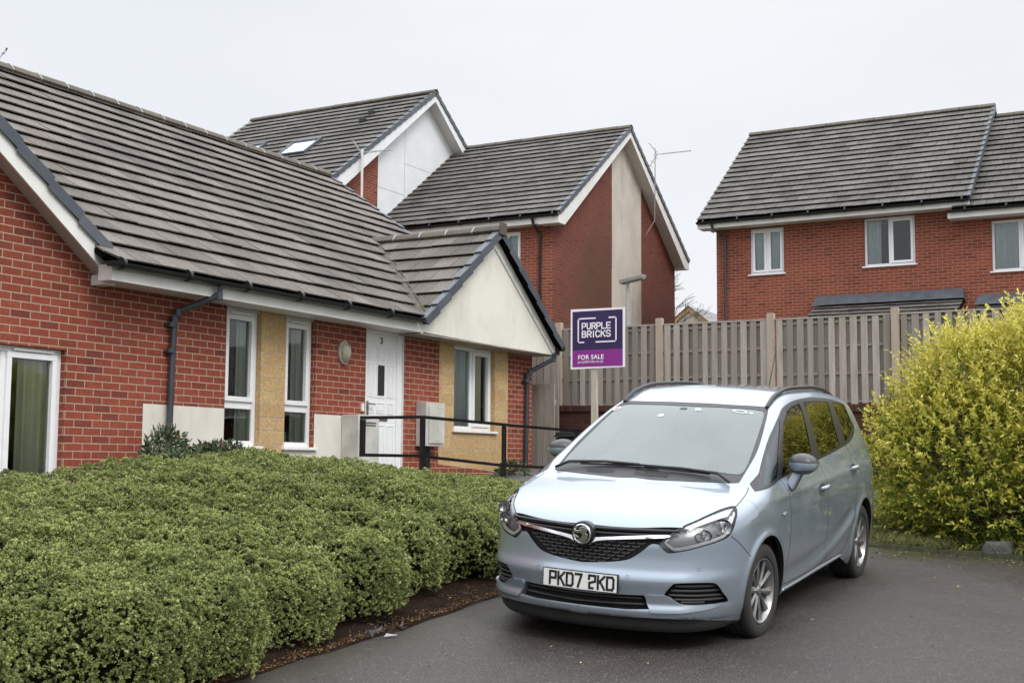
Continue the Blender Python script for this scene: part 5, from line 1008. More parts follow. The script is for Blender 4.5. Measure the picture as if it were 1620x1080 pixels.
FT = {
 'seamF': [[0.835,-0.012,0.794],[0.826,0.183,0.794],[0.787,0.383,0.798],[0.707,0.589,0.809],[0.681,0.616,0.821],[0.601,0.673,0.853],[0.492,0.72,0.885],[0.37,0.764,0.911],[0.285,0.805,0.923],[0.279,0.821,0.918]],
 'lampL': [[0.711,0.589,0.805],[0.75,0.556,0.775],[0.774,0.531,0.753],[0.797,0.506,0.725],[0.807,0.49,0.706],[0.801,0.517,0.679],[0.791,0.544,0.657],[0.779,0.57,0.655],[0.739,0.642,0.668],[0.698,0.695,0.682],[0.651,0.738,0.697],[0.587,0.784,0.713],[0.521,0.821,0.73],[0.477,0.84,0.745],[0.447,0.851,0.765],[0.416,0.857,0.798],[0.382,0.858,0.836],[0.329,0.849,0.88],[0.3,0.839,0.902],[0.279,0.821,0.918]],
 'grilleL': [[0.707,0.589,0.809],[0.75,0.556,0.775],[0.774,0.531,0.753],[0.797,0.506,0.725],[0.807,0.49,0.706],[0.816,0.461,0.708],[0.827,0.435,0.696],[0.837,0.409,0.671],[0.852,0.362,0.632],[0.867,0.307,0.6],[0.885,0.216,0.581],[0.899,0.087,0.566],[0.903,0.008,0.56]],
 'chrome': [[0.881,0.056,0.715],[0.875,0.1,0.725],[0.861,0.203,0.736],[0.836,0.326,0.748],[0.766,0.536,0.763],[0.782,0.521,0.745],[0.844,0.33,0.73],[0.878,0.129,0.709],[0.885,0.068,0.691],[0.888,0.051,0.677]],
 'intake': [[0.921,0.021,0.373],[0.918,0.1,0.373],[0.867,0.425,0.385],[0.857,0.442,0.346],[0.863,0.472,0.301],[0.907,0.323,0.292],[0.935,0.11,0.292],[0.938,0.031,0.292]],
 'fog': [[0.825,0.546,0.397],[0.814,0.589,0.455],[0.8,0.617,0.47],[0.726,0.71,0.473],[0.616,0.791,0.465],[0.569,0.814,0.441],[0.524,0.829,0.393],[0.468,0.846,0.338],[0.515,0.827,0.327],[0.659,0.749,0.33],[0.757,0.656,0.335],[0.786,0.614,0.353],[0.808,0.579,0.382]],
 'bgap': [[0.454,0.849,0.751],[0.395,0.874,0.713],[0.324,0.894,0.662],[0.229,0.917,0.594]],
 'shelf': [[0.868,0.419,0.382],[0.844,0.497,0.391],[0.825,0.546,0.395],[0.803,0.586,0.369],[0.776,0.629,0.331],[0.659,0.749,0.325],[0.447,0.852,0.325],[0.454,0.85,0.317],[0.624,0.781,0.287],[0.818,0.594,0.281],[0.857,0.505,0.279]],
 'hoodR': [[0.047,0.033,1.038],[0.057,0.137,1.032],[0.03,0.302,1.033],[-0.007,0.46,1.034],[-0.067,0.643,1.035],[-0.101,0.71,1.039]],
 'glassO': [[-1.025,0.02,1.535],[-1.046,0.317,1.531],[-1.098,0.567,1.524],[-1.074,0.606,1.51],[-0.8,0.664,1.383],[-0.501,0.71,1.231],[-0.281,0.715,1.124],[-0.105,0.714,1.04]],
 'glassI': [[-0.964,0.044,1.511],[-0.996,0.335,1.51],[-1.031,0.546,1.501],[-0.983,0.601,1.475],[-0.788,0.638,1.382],[-0.487,0.68,1.23],[-0.293,0.7,1.133],[-0.212,0.694,1.095],[-0.181,0.659,1.086],[-0.155,0.519,1.097],[-0.124,0.298,1.107],[-0.108,-0.034,1.111]],
 'dlo': [[-0.055,0.841,0.99],[-0.451,0.885,1.037],[-0.79,0.876,1.061],[-1.173,0.868,1.087],[-1.608,0.862,1.108],[-2.053,0.853,1.134],[-2.552,0.839,1.169],[-2.752,0.825,1.194],[-2.925,0.802,1.234],[-3.064,0.774,1.282],[-3.059,0.746,1.346],[-3.061,0.706,1.429],[-3.088,0.665,1.497],[-3.034,0.671,1.494],[-2.769,0.659,1.532],[-2.533,0.649,1.554],[-2.25,0.642,1.568],[-2.063,0.638,1.572],[-1.765,0.642,1.569],[-1.504,0.652,1.554],[-1.295,0.662,1.529],[-1.175,0.673,1.502],[-1.093,0.686,1.474],[-0.953,0.704,1.425],[-0.73,0.726,1.333],[-0.474,0.76,1.207],[-0.261,0.798,1.097]],
 'pane1': [[-0.099,0.841,1.007],[-0.27,0.811,1.097],[-0.501,0.777,1.213],[-0.738,0.752,1.319],[-1.036,0.704,1.444],[-0.94,0.738,1.387],[-0.66,0.813,1.227],[-0.438,0.877,1.057]],
 'pane2': [[-0.563,0.877,1.056],[-0.819,0.801,1.263],[-1.097,0.719,1.434],[-1.207,0.696,1.477],[-1.434,0.676,1.517],[-1.692,0.664,1.538],[-1.667,0.703,1.469],[-1.515,0.801,1.264],[-1.428,0.851,1.141],[-0.938,0.863,1.104]],
 'pane3': [[-1.822,0.661,1.543],[-2.179,0.662,1.541],[-2.53,0.671,1.525],[-2.372,0.775,1.323],[-2.316,0.837,1.178],[-1.977,0.847,1.152],[-1.632,0.855,1.129]],
 'pane4': [[-2.663,0.672,1.519],[-2.86,0.672,1.508],[-3.019,0.673,1.493],[-3.041,0.711,1.42],[-3.004,0.76,1.321],[-2.972,0.773,1.295],[-2.776,0.804,1.242],[-2.532,0.83,1.193],[-2.615,0.766,1.338]],
 'skirt': [[0.908,0.018,0.228],[0.927,0.108,0.24],[0.908,0.28,0.241],[0.874,0.442,0.246],[0.813,0.593,0.246],[0.689,0.719,0.233],[0.479,0.818,0.205],[0.34,0.84,0.184]]}
# ================================================================ THE CAR
CM = np.array([[-0.997209, 0.01052, -0.073922], [-0.006264, -0.998322, -0.057574], [-0.074404, -0.05695, 0.995601]]); CT = (8.59072, 3.75662, -1.11378)
car = thing('parked_car', 'light blue people carrier parked on the driveway, facing the camera', 'car', (0, 0, 0)); OFF[car.name] = Vector((0, 0, 0))
car.matrix_world = Matrix([list(CM[i]) + [CT[i]] for i in range(3)] + [[0, 0, 0, 1]])
# ---- materials
def two_sided(q, inside=(.02, .02, .022)):
    bf = q.n('NewGeometry').outputs['Backfacing']; d = q.n('BsdfDiffuse', Color=(*inside, 1)); m_ = q.n('MixShader'); q.L(bf, m_.inputs[0]); q.L(q.b.outputs[0], m_.inputs[1]); q.L(d.outputs[0], m_.inputs[2]); q.L(m_.outputs[0], q.out.inputs[0])
q = NT('pale_blue_metallic_paint'); P = q.objc()
fl = q.noise(P, 900, 1); dirt = q.noise(P, 3.2, 6, .65); s = q.n('SeparateXYZ'); q.L(P, s.inputs[0])
c = q.mix(fl, (.27, .325, .395), (.345, .405, .475)); low = q.ramp(q.math('ADD', s.outputs[2], q.math('MULTIPLY', dirt, -.35)), [(.0, .5), (.34, 0.)])
c = q.mix(low, c, (.13, .125, .11)); q.p(Base_Color=c, Metallic=.55, Roughness=q.math('ADD', .28, q.math('MULTIPLY', q.ramp(dirt, [(.4, 0.), (.75, 1.)]), .14)), Coat_Weight=1.0, Coat_Roughness=.02, Coat_IOR=1.5); two_sided(q); M_paint = q.m
q = NT('gloss_black_plastic'); q.p(Base_Color=(.012, .012, .014, 1), Roughness=.18); M_gblk = q.m
q = NT('textured_black_plastic'); q.p(Base_Color=q.mix(q.noise(q.objc(), 8, 4), (.016, .016, .017), (.034, .033, .032)), Roughness=.55); M_tblk = q.m
M_grey = simple('trim_grey_black', (.026, .026, .028), .42)
M_chrome = simple('satin_chrome', (.80, .80, .82), .2, 1.0); M_alloy = simple('alloy_silver', (.36, .355, .35), .33, .85, noise=.25, nscale=9)
q = NT('tyre_rubber'); q.p(Base_Color=q.mix(q.noise(q.objc(), 20, 4), (.012, .012, .012), (.035, .033, .03)), Roughness=.75); M_tyre = q.m
def carglass(name, tint, refl, haze=0.0, hcol=(.45, .5, .48)):
    q = NT(name); q.t.nodes.remove(q.b); tr = q.n('BsdfTransparent', Color=(*tint, 1)); gl = q.n('BsdfGlossy', Roughness=.015, Color=(.95, .97, 1, 1)); fr = q.n('Fresnel', IOR=refl)
    base = tr.outputs[0]
    if haze:
        nz = q.ramp(q.noise(q.map(q.objc(), (1.2, 2.2, 1.2)), 1.6, 2, .5), [(.2, haze * .88), (.8, min(1, haze * 1.12))]); df = q.n('BsdfDiffuse'); q.L(q.mix(q.noise(q.objc(), 3.1, 4), hcol, tuple(h * 1.22 for h in hcol)), df.inputs[0]); mh = q.n('MixShader'); q.L(nz, mh.inputs[0]); q.L(base, mh.inputs[1]); q.L(df.outputs[0], mh.inputs[2]); base = mh.outputs[0]
    mxs = q.n('MixShader'); q.L(fr.outputs[0], mxs.inputs[0]); q.L(base, mxs.inputs[1]); q.L(gl.outputs[0], mxs.inputs[2]); q.L(mxs.outputs[0], q.out.inputs[0]); return q.m
M_ws = carglass('misted_sky_haze_windscreen', (.76, .82, .80), 1.5, .43, (.29, .335, .325)); M_sg = carglass('dark_side_glass', (.20, .23, .22), 2.1); M_lens = carglass('headlamp_lens', (.93, .94, .95), 1.5)  # windscreen haze: mist, plus sky reflection painted in as pale diffuse
# ---- geometry helpers
def arr(k): return np.array(FT[k])
def cr(P, n=6, closed=False):
    P = np.asarray(P, float); m = len(P); out = []
    rng_ = range(m if closed else m - 1)
    for i in rng_:
        p1, p2 = P[i], P[(i + 1) % m]; p0 = P[i - 1] if (closed or i > 0) else p1; p3 = P[(i + 2) % m] if (closed or i < m - 2) else p2
        for t in np.arange(n) / n: out.append(.5 * (2 * p1 + (p2 - p0) * t + (2 * p0 - 5 * p1 + 4 * p2 - p3) * t * t + (3 * p1 - p0 - 3 * p2 + p3) * t**3))
    if not closed: out.append(P[-1])
    return np.array(out)
def lin(P, step, closed=True):
    P = np.asarray(P, float); out = []
    for i in range(len(P) if closed else len(P) - 1):
        a, b = P[i], P[(i + 1) % len(P)]; k = max(1, int(np.ceil(np.linalg.norm(b - a) / step))); out += [a + (b - a) * t for t in np.arange(k) / k]
    if not closed: out.append(P[-1])
    return np.array(out)
def inpoly(Q, poly):
    x, y = Q[:, 0], Q[:, 1]; r = np.zeros(len(Q), bool); px, py = poly[:, 0], poly[:, 1]; j = len(poly) - 1
    for i in range(len(poly)):
        c_ = ((py[i] > y) != (py[j] > y)) & (x < (px[j] - px[i]) * (y - py[i]) / (py[j] - py[i] + 1e-15) + px[i]); r ^= c_; j = i
    return r
def cdt(grid, loops):
    """loops: list of (array, closed)"""
    V = []; E = []
    allp = np.concatenate([l for l, c_ in loops])
    # drop grid points too close to a constraint
    keep = np.ones(len(grid), bool); cell = .006
    S_ = set()
    for p in allp:
        a, b = int(p[0] / cell), int(p[1] / cell)
        for i in (-1, 0, 1):
            for j in (-1, 0, 1): S_.add((a + i, b + j))
    gi = (grid / cell).astype(int); keep = np.array([(a, b) not in S_ for a, b in gi]); G = grid[keep]
    for l, c_ in loops:
        b = len(V); V += [Vector(p) for p in l]; n = len(l); E += [(b + i, b + (i + 1) % n) for i in range(n if c_ else n - 1)]
    V += [Vector(p) for p in G]
    ov, oe, of, _, _, _ = delaunay_2d_cdt(V, E, [], 0, 1e-6, False)
    return np.array([tuple(v) for v in ov]), np.array([tuple(f) for f in of])
def build(name, P3, T, mat, parent=None, mirror=True, smooth=True, weld=True, normals=True, offs=0.0):
    """P3 points, T tris; outward oriented by the surface normal; mirrored in y when asked"""
    used = np.unique(T); mp_ = -np.ones(len(P3), int); mp_[used] = np.arange(len(used)); P_ = P3[used]; T = mp_[T]
    N_ = c_grad(P_); n_ = np.cross(P_[T[:, 1]] - P_[T[:, 0]], P_[T[:, 2]] - P_[T[:, 0]]); fl = (n_ * N_[T[:, 0]]).sum(1) < 0; T[fl] = T[fl][:, ::-1]
    area = np.linalg.norm(n_, axis=1); T = T[area > 1e-9]
    P_ = P_ + N_ * offs
    if mirror: k = len(P_); P_ = np.concatenate([P_, P_ * [1, -1, 1]]); T = np.concatenate([T, T[:, ::-1] + k])
    if weld:
        key = np.round(P_ / 1.2e-4).astype(np.int64); _, first, inv = np.unique(key, axis=0, return_index=True, return_inverse=True); inv = inv.ravel(); P_ = P_[first]; T = inv[T]; T = T[(T[:, 0] != T[:, 1]) & (T[:, 1] != T[:, 2]) & (T[:, 0] != T[:, 2])]
    o = fast(name, P_, T, mat, parent or car, smooth=True)
    if normals:
        co = np.zeros(len(o.data.vertices) * 3, dtype=np.float32); o.data.vertices.foreach_get('co', co); nn = c_grad(co.reshape(-1, 3).astype(float) * np.array([1, 1, 1.]))
        o.data.normals_split_custom_set_from_vertices([tuple(a) for a in nn])
    return o
def flip_y(o, name, parent, y=-1):
    me = o.data.copy(); 
    bm = bmesh.new(); bm.from_mesh(me)
    for v in bm.verts: v.co.y *= -1
    bmesh.ops.reverse_faces(bm, faces=bm.faces); bm.to_mesh(me); bm.free(); c_ = bpy.data.objects.new(name, me); COL.objects.link(c_); c_.parent = parent; OFF[c_.name] = Vector((0, 0, 0)); return c_
def walls(name, P3, depth, mat, parent, closed=True, mirror=True):
    P3 = np.asarray(P3); N_ = c_grad(P3); Q = P3 - N_ * depth; n = len(P3); V = np.concatenate([P3, Q]); F_ = [(i, (i + 1) % n, (i + 1) % n + n, i + n) for i in range(n if closed else n - 1)]
    if mirror: k = len(V); V = np.concatenate([V, V * [1, -1, 1]]); F_ = F_ + [tuple(j + k for j in f) for f in F_]
    o = fast(name, V, np.array(F_), mat, parent, smooth=False); return o
# ---- outlines in chart coordinates
st = .012
seam3F = cr(arr('seamF'), 5); seam3F[:, 1] = np.maximum(seam3F[:, 1], 0); seam3F[0, 1] = 0
sx_ = [.279, .15, 0, -.1, -.5, -1.0, -1.4, -2.0, -2.7, -3.15, -3.36, -3.42, -3.43]; sy_ = [.821, .815, .80, .785, .725, .655, .63, .618, .60, .56, .48, .30, 0.]
seam2 = np.concatenate([seam3F[:-1, :2], lin(cr(np.stack([sx_, sy_], 1), 5), .02, False)])
seam2 = lin(seam2, .015, False); seam3 = topc(seam2); seam3[:, 1] = np.maximum(seam3[:, 1], 0)
seamB = belt_inv(seam3); o_ = np.argsort(seamB[:, 0]); seamB = seamB[o_]; seam3 = seam3[o_]
UT = 2 * QA + XA - XB; seamB[0, 0] = 0; seamB[-1, 0] = UT
def xz(pts): pts = np.asarray(pts, float); return np.stack([QA + XA - pts[:, 0], pts[:, 1]], 1)
def b3(k): return belt_inv(arr(k))
def snapseam(P): # clamp a chart polygon under the seam
    P = P.copy(); zs = np.interp(P[:, 0], seamB[:, 0], seamB[:, 1]); P[:, 1] = np.minimum(P[:, 1], zs - 1e-4); return P
def sub_seam(u0, u1): m = (seamB[:, 0] > u0) & (seamB[:, 0] < u1); return seamB[m]
lampl = cr(b3('lampL'), 3); uA, uB = lampl[0, 0], lampl[-1, 0]
lampl[0, 1] = np.interp(uA, seamB[:, 0], seamB[:, 1]); lampl[-1, 1] = np.interp(uB, seamB[:, 0], seamB[:, 1])
lamp = np.concatenate([lampl, sub_seam(uA, uB)[::-1]])
gl_ = cr(b3('grilleL'), 3); gl_[-1, 0] = 0; uG = gl_[0, 0]; gl_[0, 1] = np.interp(uG, seamB[:, 0], seamB[:, 1])
gl_ = gl_[:]; gseam = sub_seam(-.01, uG)
# grille and lamp share the edge between the triple point and the lamp tip; keep a body sliver out
grille = np.concatenate([gl_, gseam[1:] if gseam[0, 0] <= 1e-9 else gseam]); grille = np.concatenate([gl_, [[0, seamB[0, 1]]], gseam[gseam[:, 0] > 1e-6]])
itk = b3('intake'); itk[0, 0] = 0; itk[-1, 0] = 0; intake = lin(itk, .02); fog = cr(b3('fog'), 3, True)
arcs = {}
for nm, hx in (('f', HUBF), ('r', HUBR)):
    a = np.linspace(-.42, np.pi + .42, 70); pts = np.stack([hx + HR * np.cos(a), HZ + HR * 1.02 * np.sin(a)], 1); pts = np.concatenate([[[pts[0, 0] + .0, .08]], pts, [[pts[-1, 0], .08]]]); arcs[nm] = lin(xz(pts), .02)
arcs_ = arcs
skl = lin(belt_inv(arr('skirt')), .02, False); skl[0, 0] = 0
uarc = QA + XA - (HUBF + HR)
bot = [(0, .135), (uarc * .8, .14), (uarc + .02, .15), (uarc + .3, .15), (QA + XA + .42, .232), (QA + XA + 2.1, .275), (QA + XA + 2.5, .16), (QA + XA + 3.2, .16), (UT, .24)]
bot = lin(np.array(bot), .02, False)
skirt = np.concatenate([skl, lin(np.array([skl[-1], (uarc + .03, skl[-1, 1] - .01)]), .02, False)[1:]])
dlo = lin(cr(xz(arr('dlo')[:, [0, 2]]), 2, True), .02); panes = [lin(xz(arr('pane%d' % i)[:, [0, 2]]), .02) for i in (1, 2, 3, 4)]
dF = lin(cr(xz([(-.52, 1.03), (-.575, .95), (-.60, .80), (-.59, .6), (-.53, .42), (-.47, .30)]), 4), .02, False)
dB = lin(cr(xz([(-1.56, 1.12), (-1.59, 1.0), (-1.60, .8), (-1.60, .55), (-1.60, .305)]), 4), .02, False)
dR = lin(cr(xz([(-2.50, 1.17), (-2.55, 1.08), (-2.565, .95), (-2.545, .80), (-2.48, .62), (-2.37, .48), (-2.24, .37), (-2.12, .312)]), 4), .02, False)
dS = lin(xz([(-.47, .30), (-1.60, .305), (-2.12, .312)]), .02, False)
door1 = np.concatenate([dF, xz([(-1.60, .305)]), dB[::-1], xz([(-1.1, 1.075)])]); door2 = np.concatenate([dB, xz([(-2.12, .312)]), dR[::-1], xz([(-2.0, 1.13)])])
gap = lin(cr(b3('bgap'), 4), .02, False)
# ---- belt mesh
gu = np.concatenate([np.arange(.006, 2.0, .014), np.arange(2.0, UT - .01, .024)]); gzv = np.arange(.14, 1.62, .015); GU, GZ = np.meshgrid(gu, gzv, indexing='ij'); G = np.stack([GU.ravel(), GZ.ravel()], 1)
G = G[(G[:, 1] < np.interp(G[:, 0], seamB[:, 0], seamB[:, 1]) - .008) & (G[:, 1] > np.interp(G[:, 0], bot[:, 0], bot[:, 1]) + .006)]
ax0 = lin(np.array([(0, .135), (0, seamB[0, 1])]), .014, False); ax1 = lin(np.array([(UT, .24), (UT, seamB[-1, 1])]), .03, False)
V2, T2 = cdt(G, [(seamB, False), (bot, False), (ax0, False), (ax1, False), (lamp, True), (grille, True), (intake, True), (fog, True), (arcs['f'], True), (arcs['r'], True), (skirt, False), (dlo, True), (dF, False), (dB, False), (dR, False), (dS, False)] + [(p, True) for p in panes])
P3b = belt(V2); cen = V2[T2].mean(1); zs = np.interp(cen[:, 0], seamB[:, 0], seamB[:, 1]); zb = np.interp(cen[:, 0], bot[:, 0], bot[:, 1])
# reuse exact seam points
lab = np.zeros(len(T2), int); out = (cen[:, 1] > zs) | (cen[:, 1] < zb); sk_ = np.interp(cen[:, 0], skirt[:, 0], skirt[:, 1])
lab[(cen[:, 0] < uarc + .03) & (cen[:, 1] < sk_)] = 9
lab[inpoly(cen, door1)] = 10; lab[inpoly(cen, door2)] = 11; lab[inpoly(cen, dlo)] = 5
for i, p in enumerate(panes): lab[inpoly(cen, p)] = 20 + i
lab[inpoly(cen, lamp)] = 1; lab[inpoly(cen, grille) & (lab != 1)] = 2; lab[inpoly(cen, intake)] = 3; lab[inpoly(cen, fog)] = 4
lab[inpoly(cen, arcs['f']) | inpoly(cen, arcs['r'])] = -1; lab[out] = -1
# ---- top mesh
hoodR = np.concatenate([[[.047, 0]], arr('hoodR')[1:, :2]]); hoodR = cr(hoodR, 4)
cowl = np.concatenate([hoodR, [[-.09, .765], [-.085, np.interp(.085, [.0, .1], [.80, .785])]]])
gO = arr('glassO')[:, :2]; gO[0, 1] = 0; wsO = lin(np.concatenate([hoodR, cr(gO, 3)[::-1]]), .02)
gI = cr(arr('glassI')[:, :2], 3); gI[gI[:, 1] < 0, 1] = 0; gI[0, 1] = 0; wsI = lin(gI, .02)
gx, gy = np.meshgrid(np.arange(-3.425, .84, .02), np.arange(.008, .83, .02), indexing='ij'); G = np.stack([gx.ravel(), gy.ravel()], 1)
G = G[inpoly(G, np.concatenate([seam2, [[-3.43, 0]]]))]
axx = lin(np.array([(seam2[0, 0], 0), (-3.43, 0)]), .02, False); cl = lin(np.concatenate([hoodR[-1:], [[-.085, np.interp(.085, [0, .1], [.80, .785]) - .003]]]), .02, False)
V2t, T2t = cdt(G, [(seam2, False), (axx, False), (wsO, True), (wsI, True), (cl, False)])
P3t = topc(V2t); cen = V2t[T2t].mean(1); labt = np.zeros(len(T2t), int)
labt[~inpoly(cen, np.concatenate([seam2, [[-3.43, 0]]]))] = -1
hoodpoly = np.concatenate([seam2[seam2[:, 0] > -.085], [[-.085, .785]], hoodR[::-1], [[.9, 0]]]); hoodpoly = np.concatenate([[[seam2[0, 0], 0]], seam2[seam2[:, 0] > -.085], cl[::-1], hoodR[::-1]])
labt[inpoly(cen, hoodpoly) & (labt == 0)] = 30
labt[inpoly(cen, wsO) & (labt >= 0)] = 31; labt[inpoly(cen, wsI) & (labt >= 0)] = 32
# exact seam match: snap belt seam vertices to the top chart ones
from mathutils.kdtree import KDTree
kd = KDTree(len(seam3)); [kd.insert(Vector(p), i) for i, p in enumerate(seam3)]; kd.balance()
for PP in (P3b, P3t):
    for i in range(len(PP)):
        co, j, d = kd.find(Vector(PP[i]));
        if d < .0025: PP[i] = seam3[j]
A_ = lambda l: T2[lab == l]; At = lambda l: T2t[labt == l]
k0 = len(P3b); body = build('body', np.concatenate([P3b, P3t]), np.concatenate([A_(0), At(0) + k0]), M_paint)
hood = build('bonnet', P3t, At(30), M_paint)
ws = build('windscreen_surround', P3t, At(31), M_grey, offs=-.002); wsg = build('windscreen', P3t, At(32), M_ws, ws, offs=-.003)
sk = build('front_skirt', P3b, A_(9), M_tblk, offs=-.006)
for l, nm in ((10, 'front_door'), (11, 'rear_door')):
    d1 = build(nm, P3b, A_(l), M_paint, mirror=False, weld=False); d2 = flip_y(d1, nm, car)
    hp = [(-1.35, .93, .905), (-1.56, .93, .913)] if l == 10 else [(-2.36, .91, .985), (-2.57, .905, .992)]
    for dd, sg in ((d1, 1), (d2, -1)):
        g = MB(); (xa, ya, za), (xb, yb, zb2) = hp; n = 8
        pts = [(xa + (xb - xa) * t, sg * (ya + .012 + .030 * math.sin(math.pi * (t * .86 + .07))), za + (zb2 - za) * t) for t in [i / n for i in range(n + 1)]]
        g.tube(pts, [.012, .015, .017, .018, .018, .018, .017, .016, .012], 10); obj('handle', g, M_paint, dd, smooth=60)
        g = MB(); cx_, cz_ = (xa + xb) / 2 - .0, (za + zb2) / 2 - .002; g.add([(cx_ + .07 * math.cos(a), sg * (ya + .004), cz_ + .032 * math.sin(a)) for a in [k * .3927 for k in range(16)]], [list(range(16))]); obj('handle_recess', g, M_grey, dd, fix=False)
trim = build('window_trim', P3b, A_(5), simple('window_trim_black', (.016, .016, .017), .38), offs=-.001, mirror=False, weld=False); trim2 = flip_y(trim, 'window_trim', car)
for i in range(4):
    p1 = build('side_window', P3b, A_(20 + i), M_sg if i else carglass('quarter_glass', (.55, .62, .6), 1.6), trim, offs=-.004, mirror=False, weld=False); flip_y(p1, 'side_window', trim2)
# recess walls
w3 = lambda P: belt(P)
walls('grille_edge', w3(gl_), .03, M_gblk, car, closed=False); walls('intake_edge', w3(intake[intake[:, 0] > .004]), .045, M_paint, car, closed=False); fe = walls('fog_edge', w3(fog), .05, M_gblk, car, mirror=False); flip_y(fe, 'fog_edge', car)
walls('lamp_edge', w3(lampl), .012, M_gblk, car, closed=False); k_ = int(np.where(wsI[:, 1] < 1e-6)[0][0]); wsO_ = np.roll(wsI, -k_ - 1, axis=0); wsO_ = wsO_[wsO_[:, 1] > .004]; walls('windscreen_seal', topc(wsO_), .012, M_seal, ws, closed=False)
for k in ('f', 'r'):
    a = arcs_[k]; a = a[(a[:, 1] > .19)]; walls('arch_lip', w3(a), .04, M_paint if False else M_tblk, car, closed=False)
# ---- grille
def region(name, poly, off, mat, parent, step=.02, mirror=True):
    lo, hi = poly.min(0), poly.max(0); gx, gy = np.meshgrid(np.arange(lo[0], hi[0], step), np.arange(lo[1], hi[1], step), indexing='ij'); G = np.stack([gx.ravel(), gy.ravel()], 1); G = G[inpoly(G, poly)]
    V_, T_ = cdt(G if len(G) else poly[:1], [(poly, True)]); T_ = T_[inpoly(V_[T_].mean(1), poly)]; return build(name, belt(V_), T_, mat, parent, offs=off, mirror=mirror, normals=False)
gb = region('grille', grille, -.032, simple('grille_void', (.004, .004, .004), .8), car)
def surfs(y, z): # points on the front surface at given y,z
    y = np.abs(np.asarray(y, float)); z = np.asarray(z, float) + 0 * y; u = np.arctan2(y, .55) / (np.pi / 2) * QA
    for _ in range(6):
        p = belt(np.stack([u, z], 1)); e_ = belt(np.stack([u + 1e-3, z], 1)); u = np.clip(u + (y - p[:, 1]) / np.maximum(1e-4, e_[:, 1] - p[:, 1]) * 1e-3, 0, 2)
    return belt(np.stack([u, z], 1))
def surf_y(y, z): return surfs([y], [z])[0]
def bars(rows, poly, off, r, mat, name, parent, gap_=True, length=.052, step=.066, arch=.006, sink=0):
    g = MB(); Ys, Zs, Ts = [], [], []
    for ri, z in enumerate(rows):
        for y in np.arange((.5 if ri % 2 else 0) * step, .62, step): Ys.append(np.linspace(y - length / 2, y + length / 2, 5)); Zs.append([z] * 5); Ts.append(y)
    yf = np.concatenate(Ys); zf = np.concatenate(Zs); P_ = surfs(yf, zf); ins = inpoly(belt_inv(P_), poly).reshape(-1, 5).all(1); Q_ = P_ - c_grad(P_) * off; Q_[:, 1] *= np.where(yf < 0, -1, 1); Q_ = Q_.reshape(-1, 5, 3)
    for i in np.where(ins)[0]:
        pts = [(a, b, zf[i * 5] + arch * (t_ * t_ - .5)) for (a, b, _), t_ in zip(Q_[i], np.linspace(-1, 1, 5))]; g.tube(pts, r, 5)
        if Ts[i] > 0: g.tube([(a, -b, c_) for a, b, c_ in pts], r, 5)
    return obj(name, g, mat, parent, smooth=True)
low = gl_.copy(); gz_ = grille.copy(); gz_[:, 1] = np.minimum(gz_[:, 1], .722)
bars([.575 + .0215 * i for i in range(8)], gz_, .014, .0042, simple('grille_dark_grey', (.05, .05, .052), .3), 'grille_mesh', gb, length=.050, step=.064, arch=.007)
def hbar(z0, z1, ymax, off, r, mat, name, parent, ymin=0.0, n=26):
    g = MB(); ys = np.linspace(ymin, ymax, n); P_ = surfs(ys, z0 + (z1 - z0) * (ys - ymin) / (ymax - ymin)); P_ = P_ - c_grad(P_) * off
    pts = [(p[0], p[1], p[2]) for p in P_]
    if ymin == 0: g.tube([(a, -b, c_) for a, b, c_ in pts[::-1]] + pts[1:], r, 8)
    else: g.tube(pts, r, 8)
    return obj(name, g, mat, parent, smooth=True)
hbar(.782, .790, .60, .004, .012, M_gblk, 'grille_bar', gb); hbar(.757, .768, .575, .010, .008, M_gblk, 'grille_bar', gb)
# chrome blade either side of the badge
ch = cr(b3('chrome'), 3, True); g0 = region('chrome_strip', ch, .006, M_chrome, gb, mirror=False); flip_y(g0, 'chrome_strip', gb); cs_ = walls('chrome_side', w3(ch) + c_grad(w3(ch)) * .006, .02, M_chrome, gb, mirror=False); flip_y(cs_, 'chrome_side', gb)
# badge
bc = Vector((.905, .0, .742)); g = MB(); ax_ = Vector((1, 0, .02)).normalized()
def disc(mb, r0, r1, x0, x1, n=36, c_=None):
    vs = [(bc.x + xx, bc.y + rr * math.cos(2 * math.pi * k / n), bc.z + rr * math.sin(2 * math.pi * k / n)) for rr, xx in ((r0, x0), (r1, x1)) for k in range(n)]; mb.add(vs, [(k, (k + 1) % n, (k + 1) % n + n, k + n) for k in range(n)])
for a in ((.082, .082, -.06, -.012), (.082, .066, -.012, -.004)): disc(g, *a)
obj('badge_surround', g, M_gblk, gb, smooth=40)
g = MB(); n = 36; rr_ = [(.066, -.004), (.066, .010), (.062, .015), (.056, .015), (.052, .008)]
for (a, b), (c_, d_) in zip(rr_[:-1], rr_[1:]): disc(g, a, c_, b, d_)
bd2 = obj('badge', g, M_chrome, gb, smooth=60)
g = MB(); g.prism([(bc.y + .054 * math.cos(k * .2094), bc.z + .054 * math.sin(k * .2094)) for k in range(30)], lambda u, v, d: (bc.x + d, u, v), -.0, .006); obj('badge_field', g, M_gblk, bd2)
g = MB(); cr_ = [(-.006, .046), (.012, .050), (.030, .042), (.040, .022), (.030, .010), (.044, -.004), (.038, -.028), (.020, -.046), (-.010, -.052), (-.034, -.040), (-.020, -.034), (.000, -.020), (.004, -.002), (-.010, .008), (-.034, .004), (-.050, .012), (-.046, .024), (-.024, .024), (-.006, .030), (-.026, .036)]
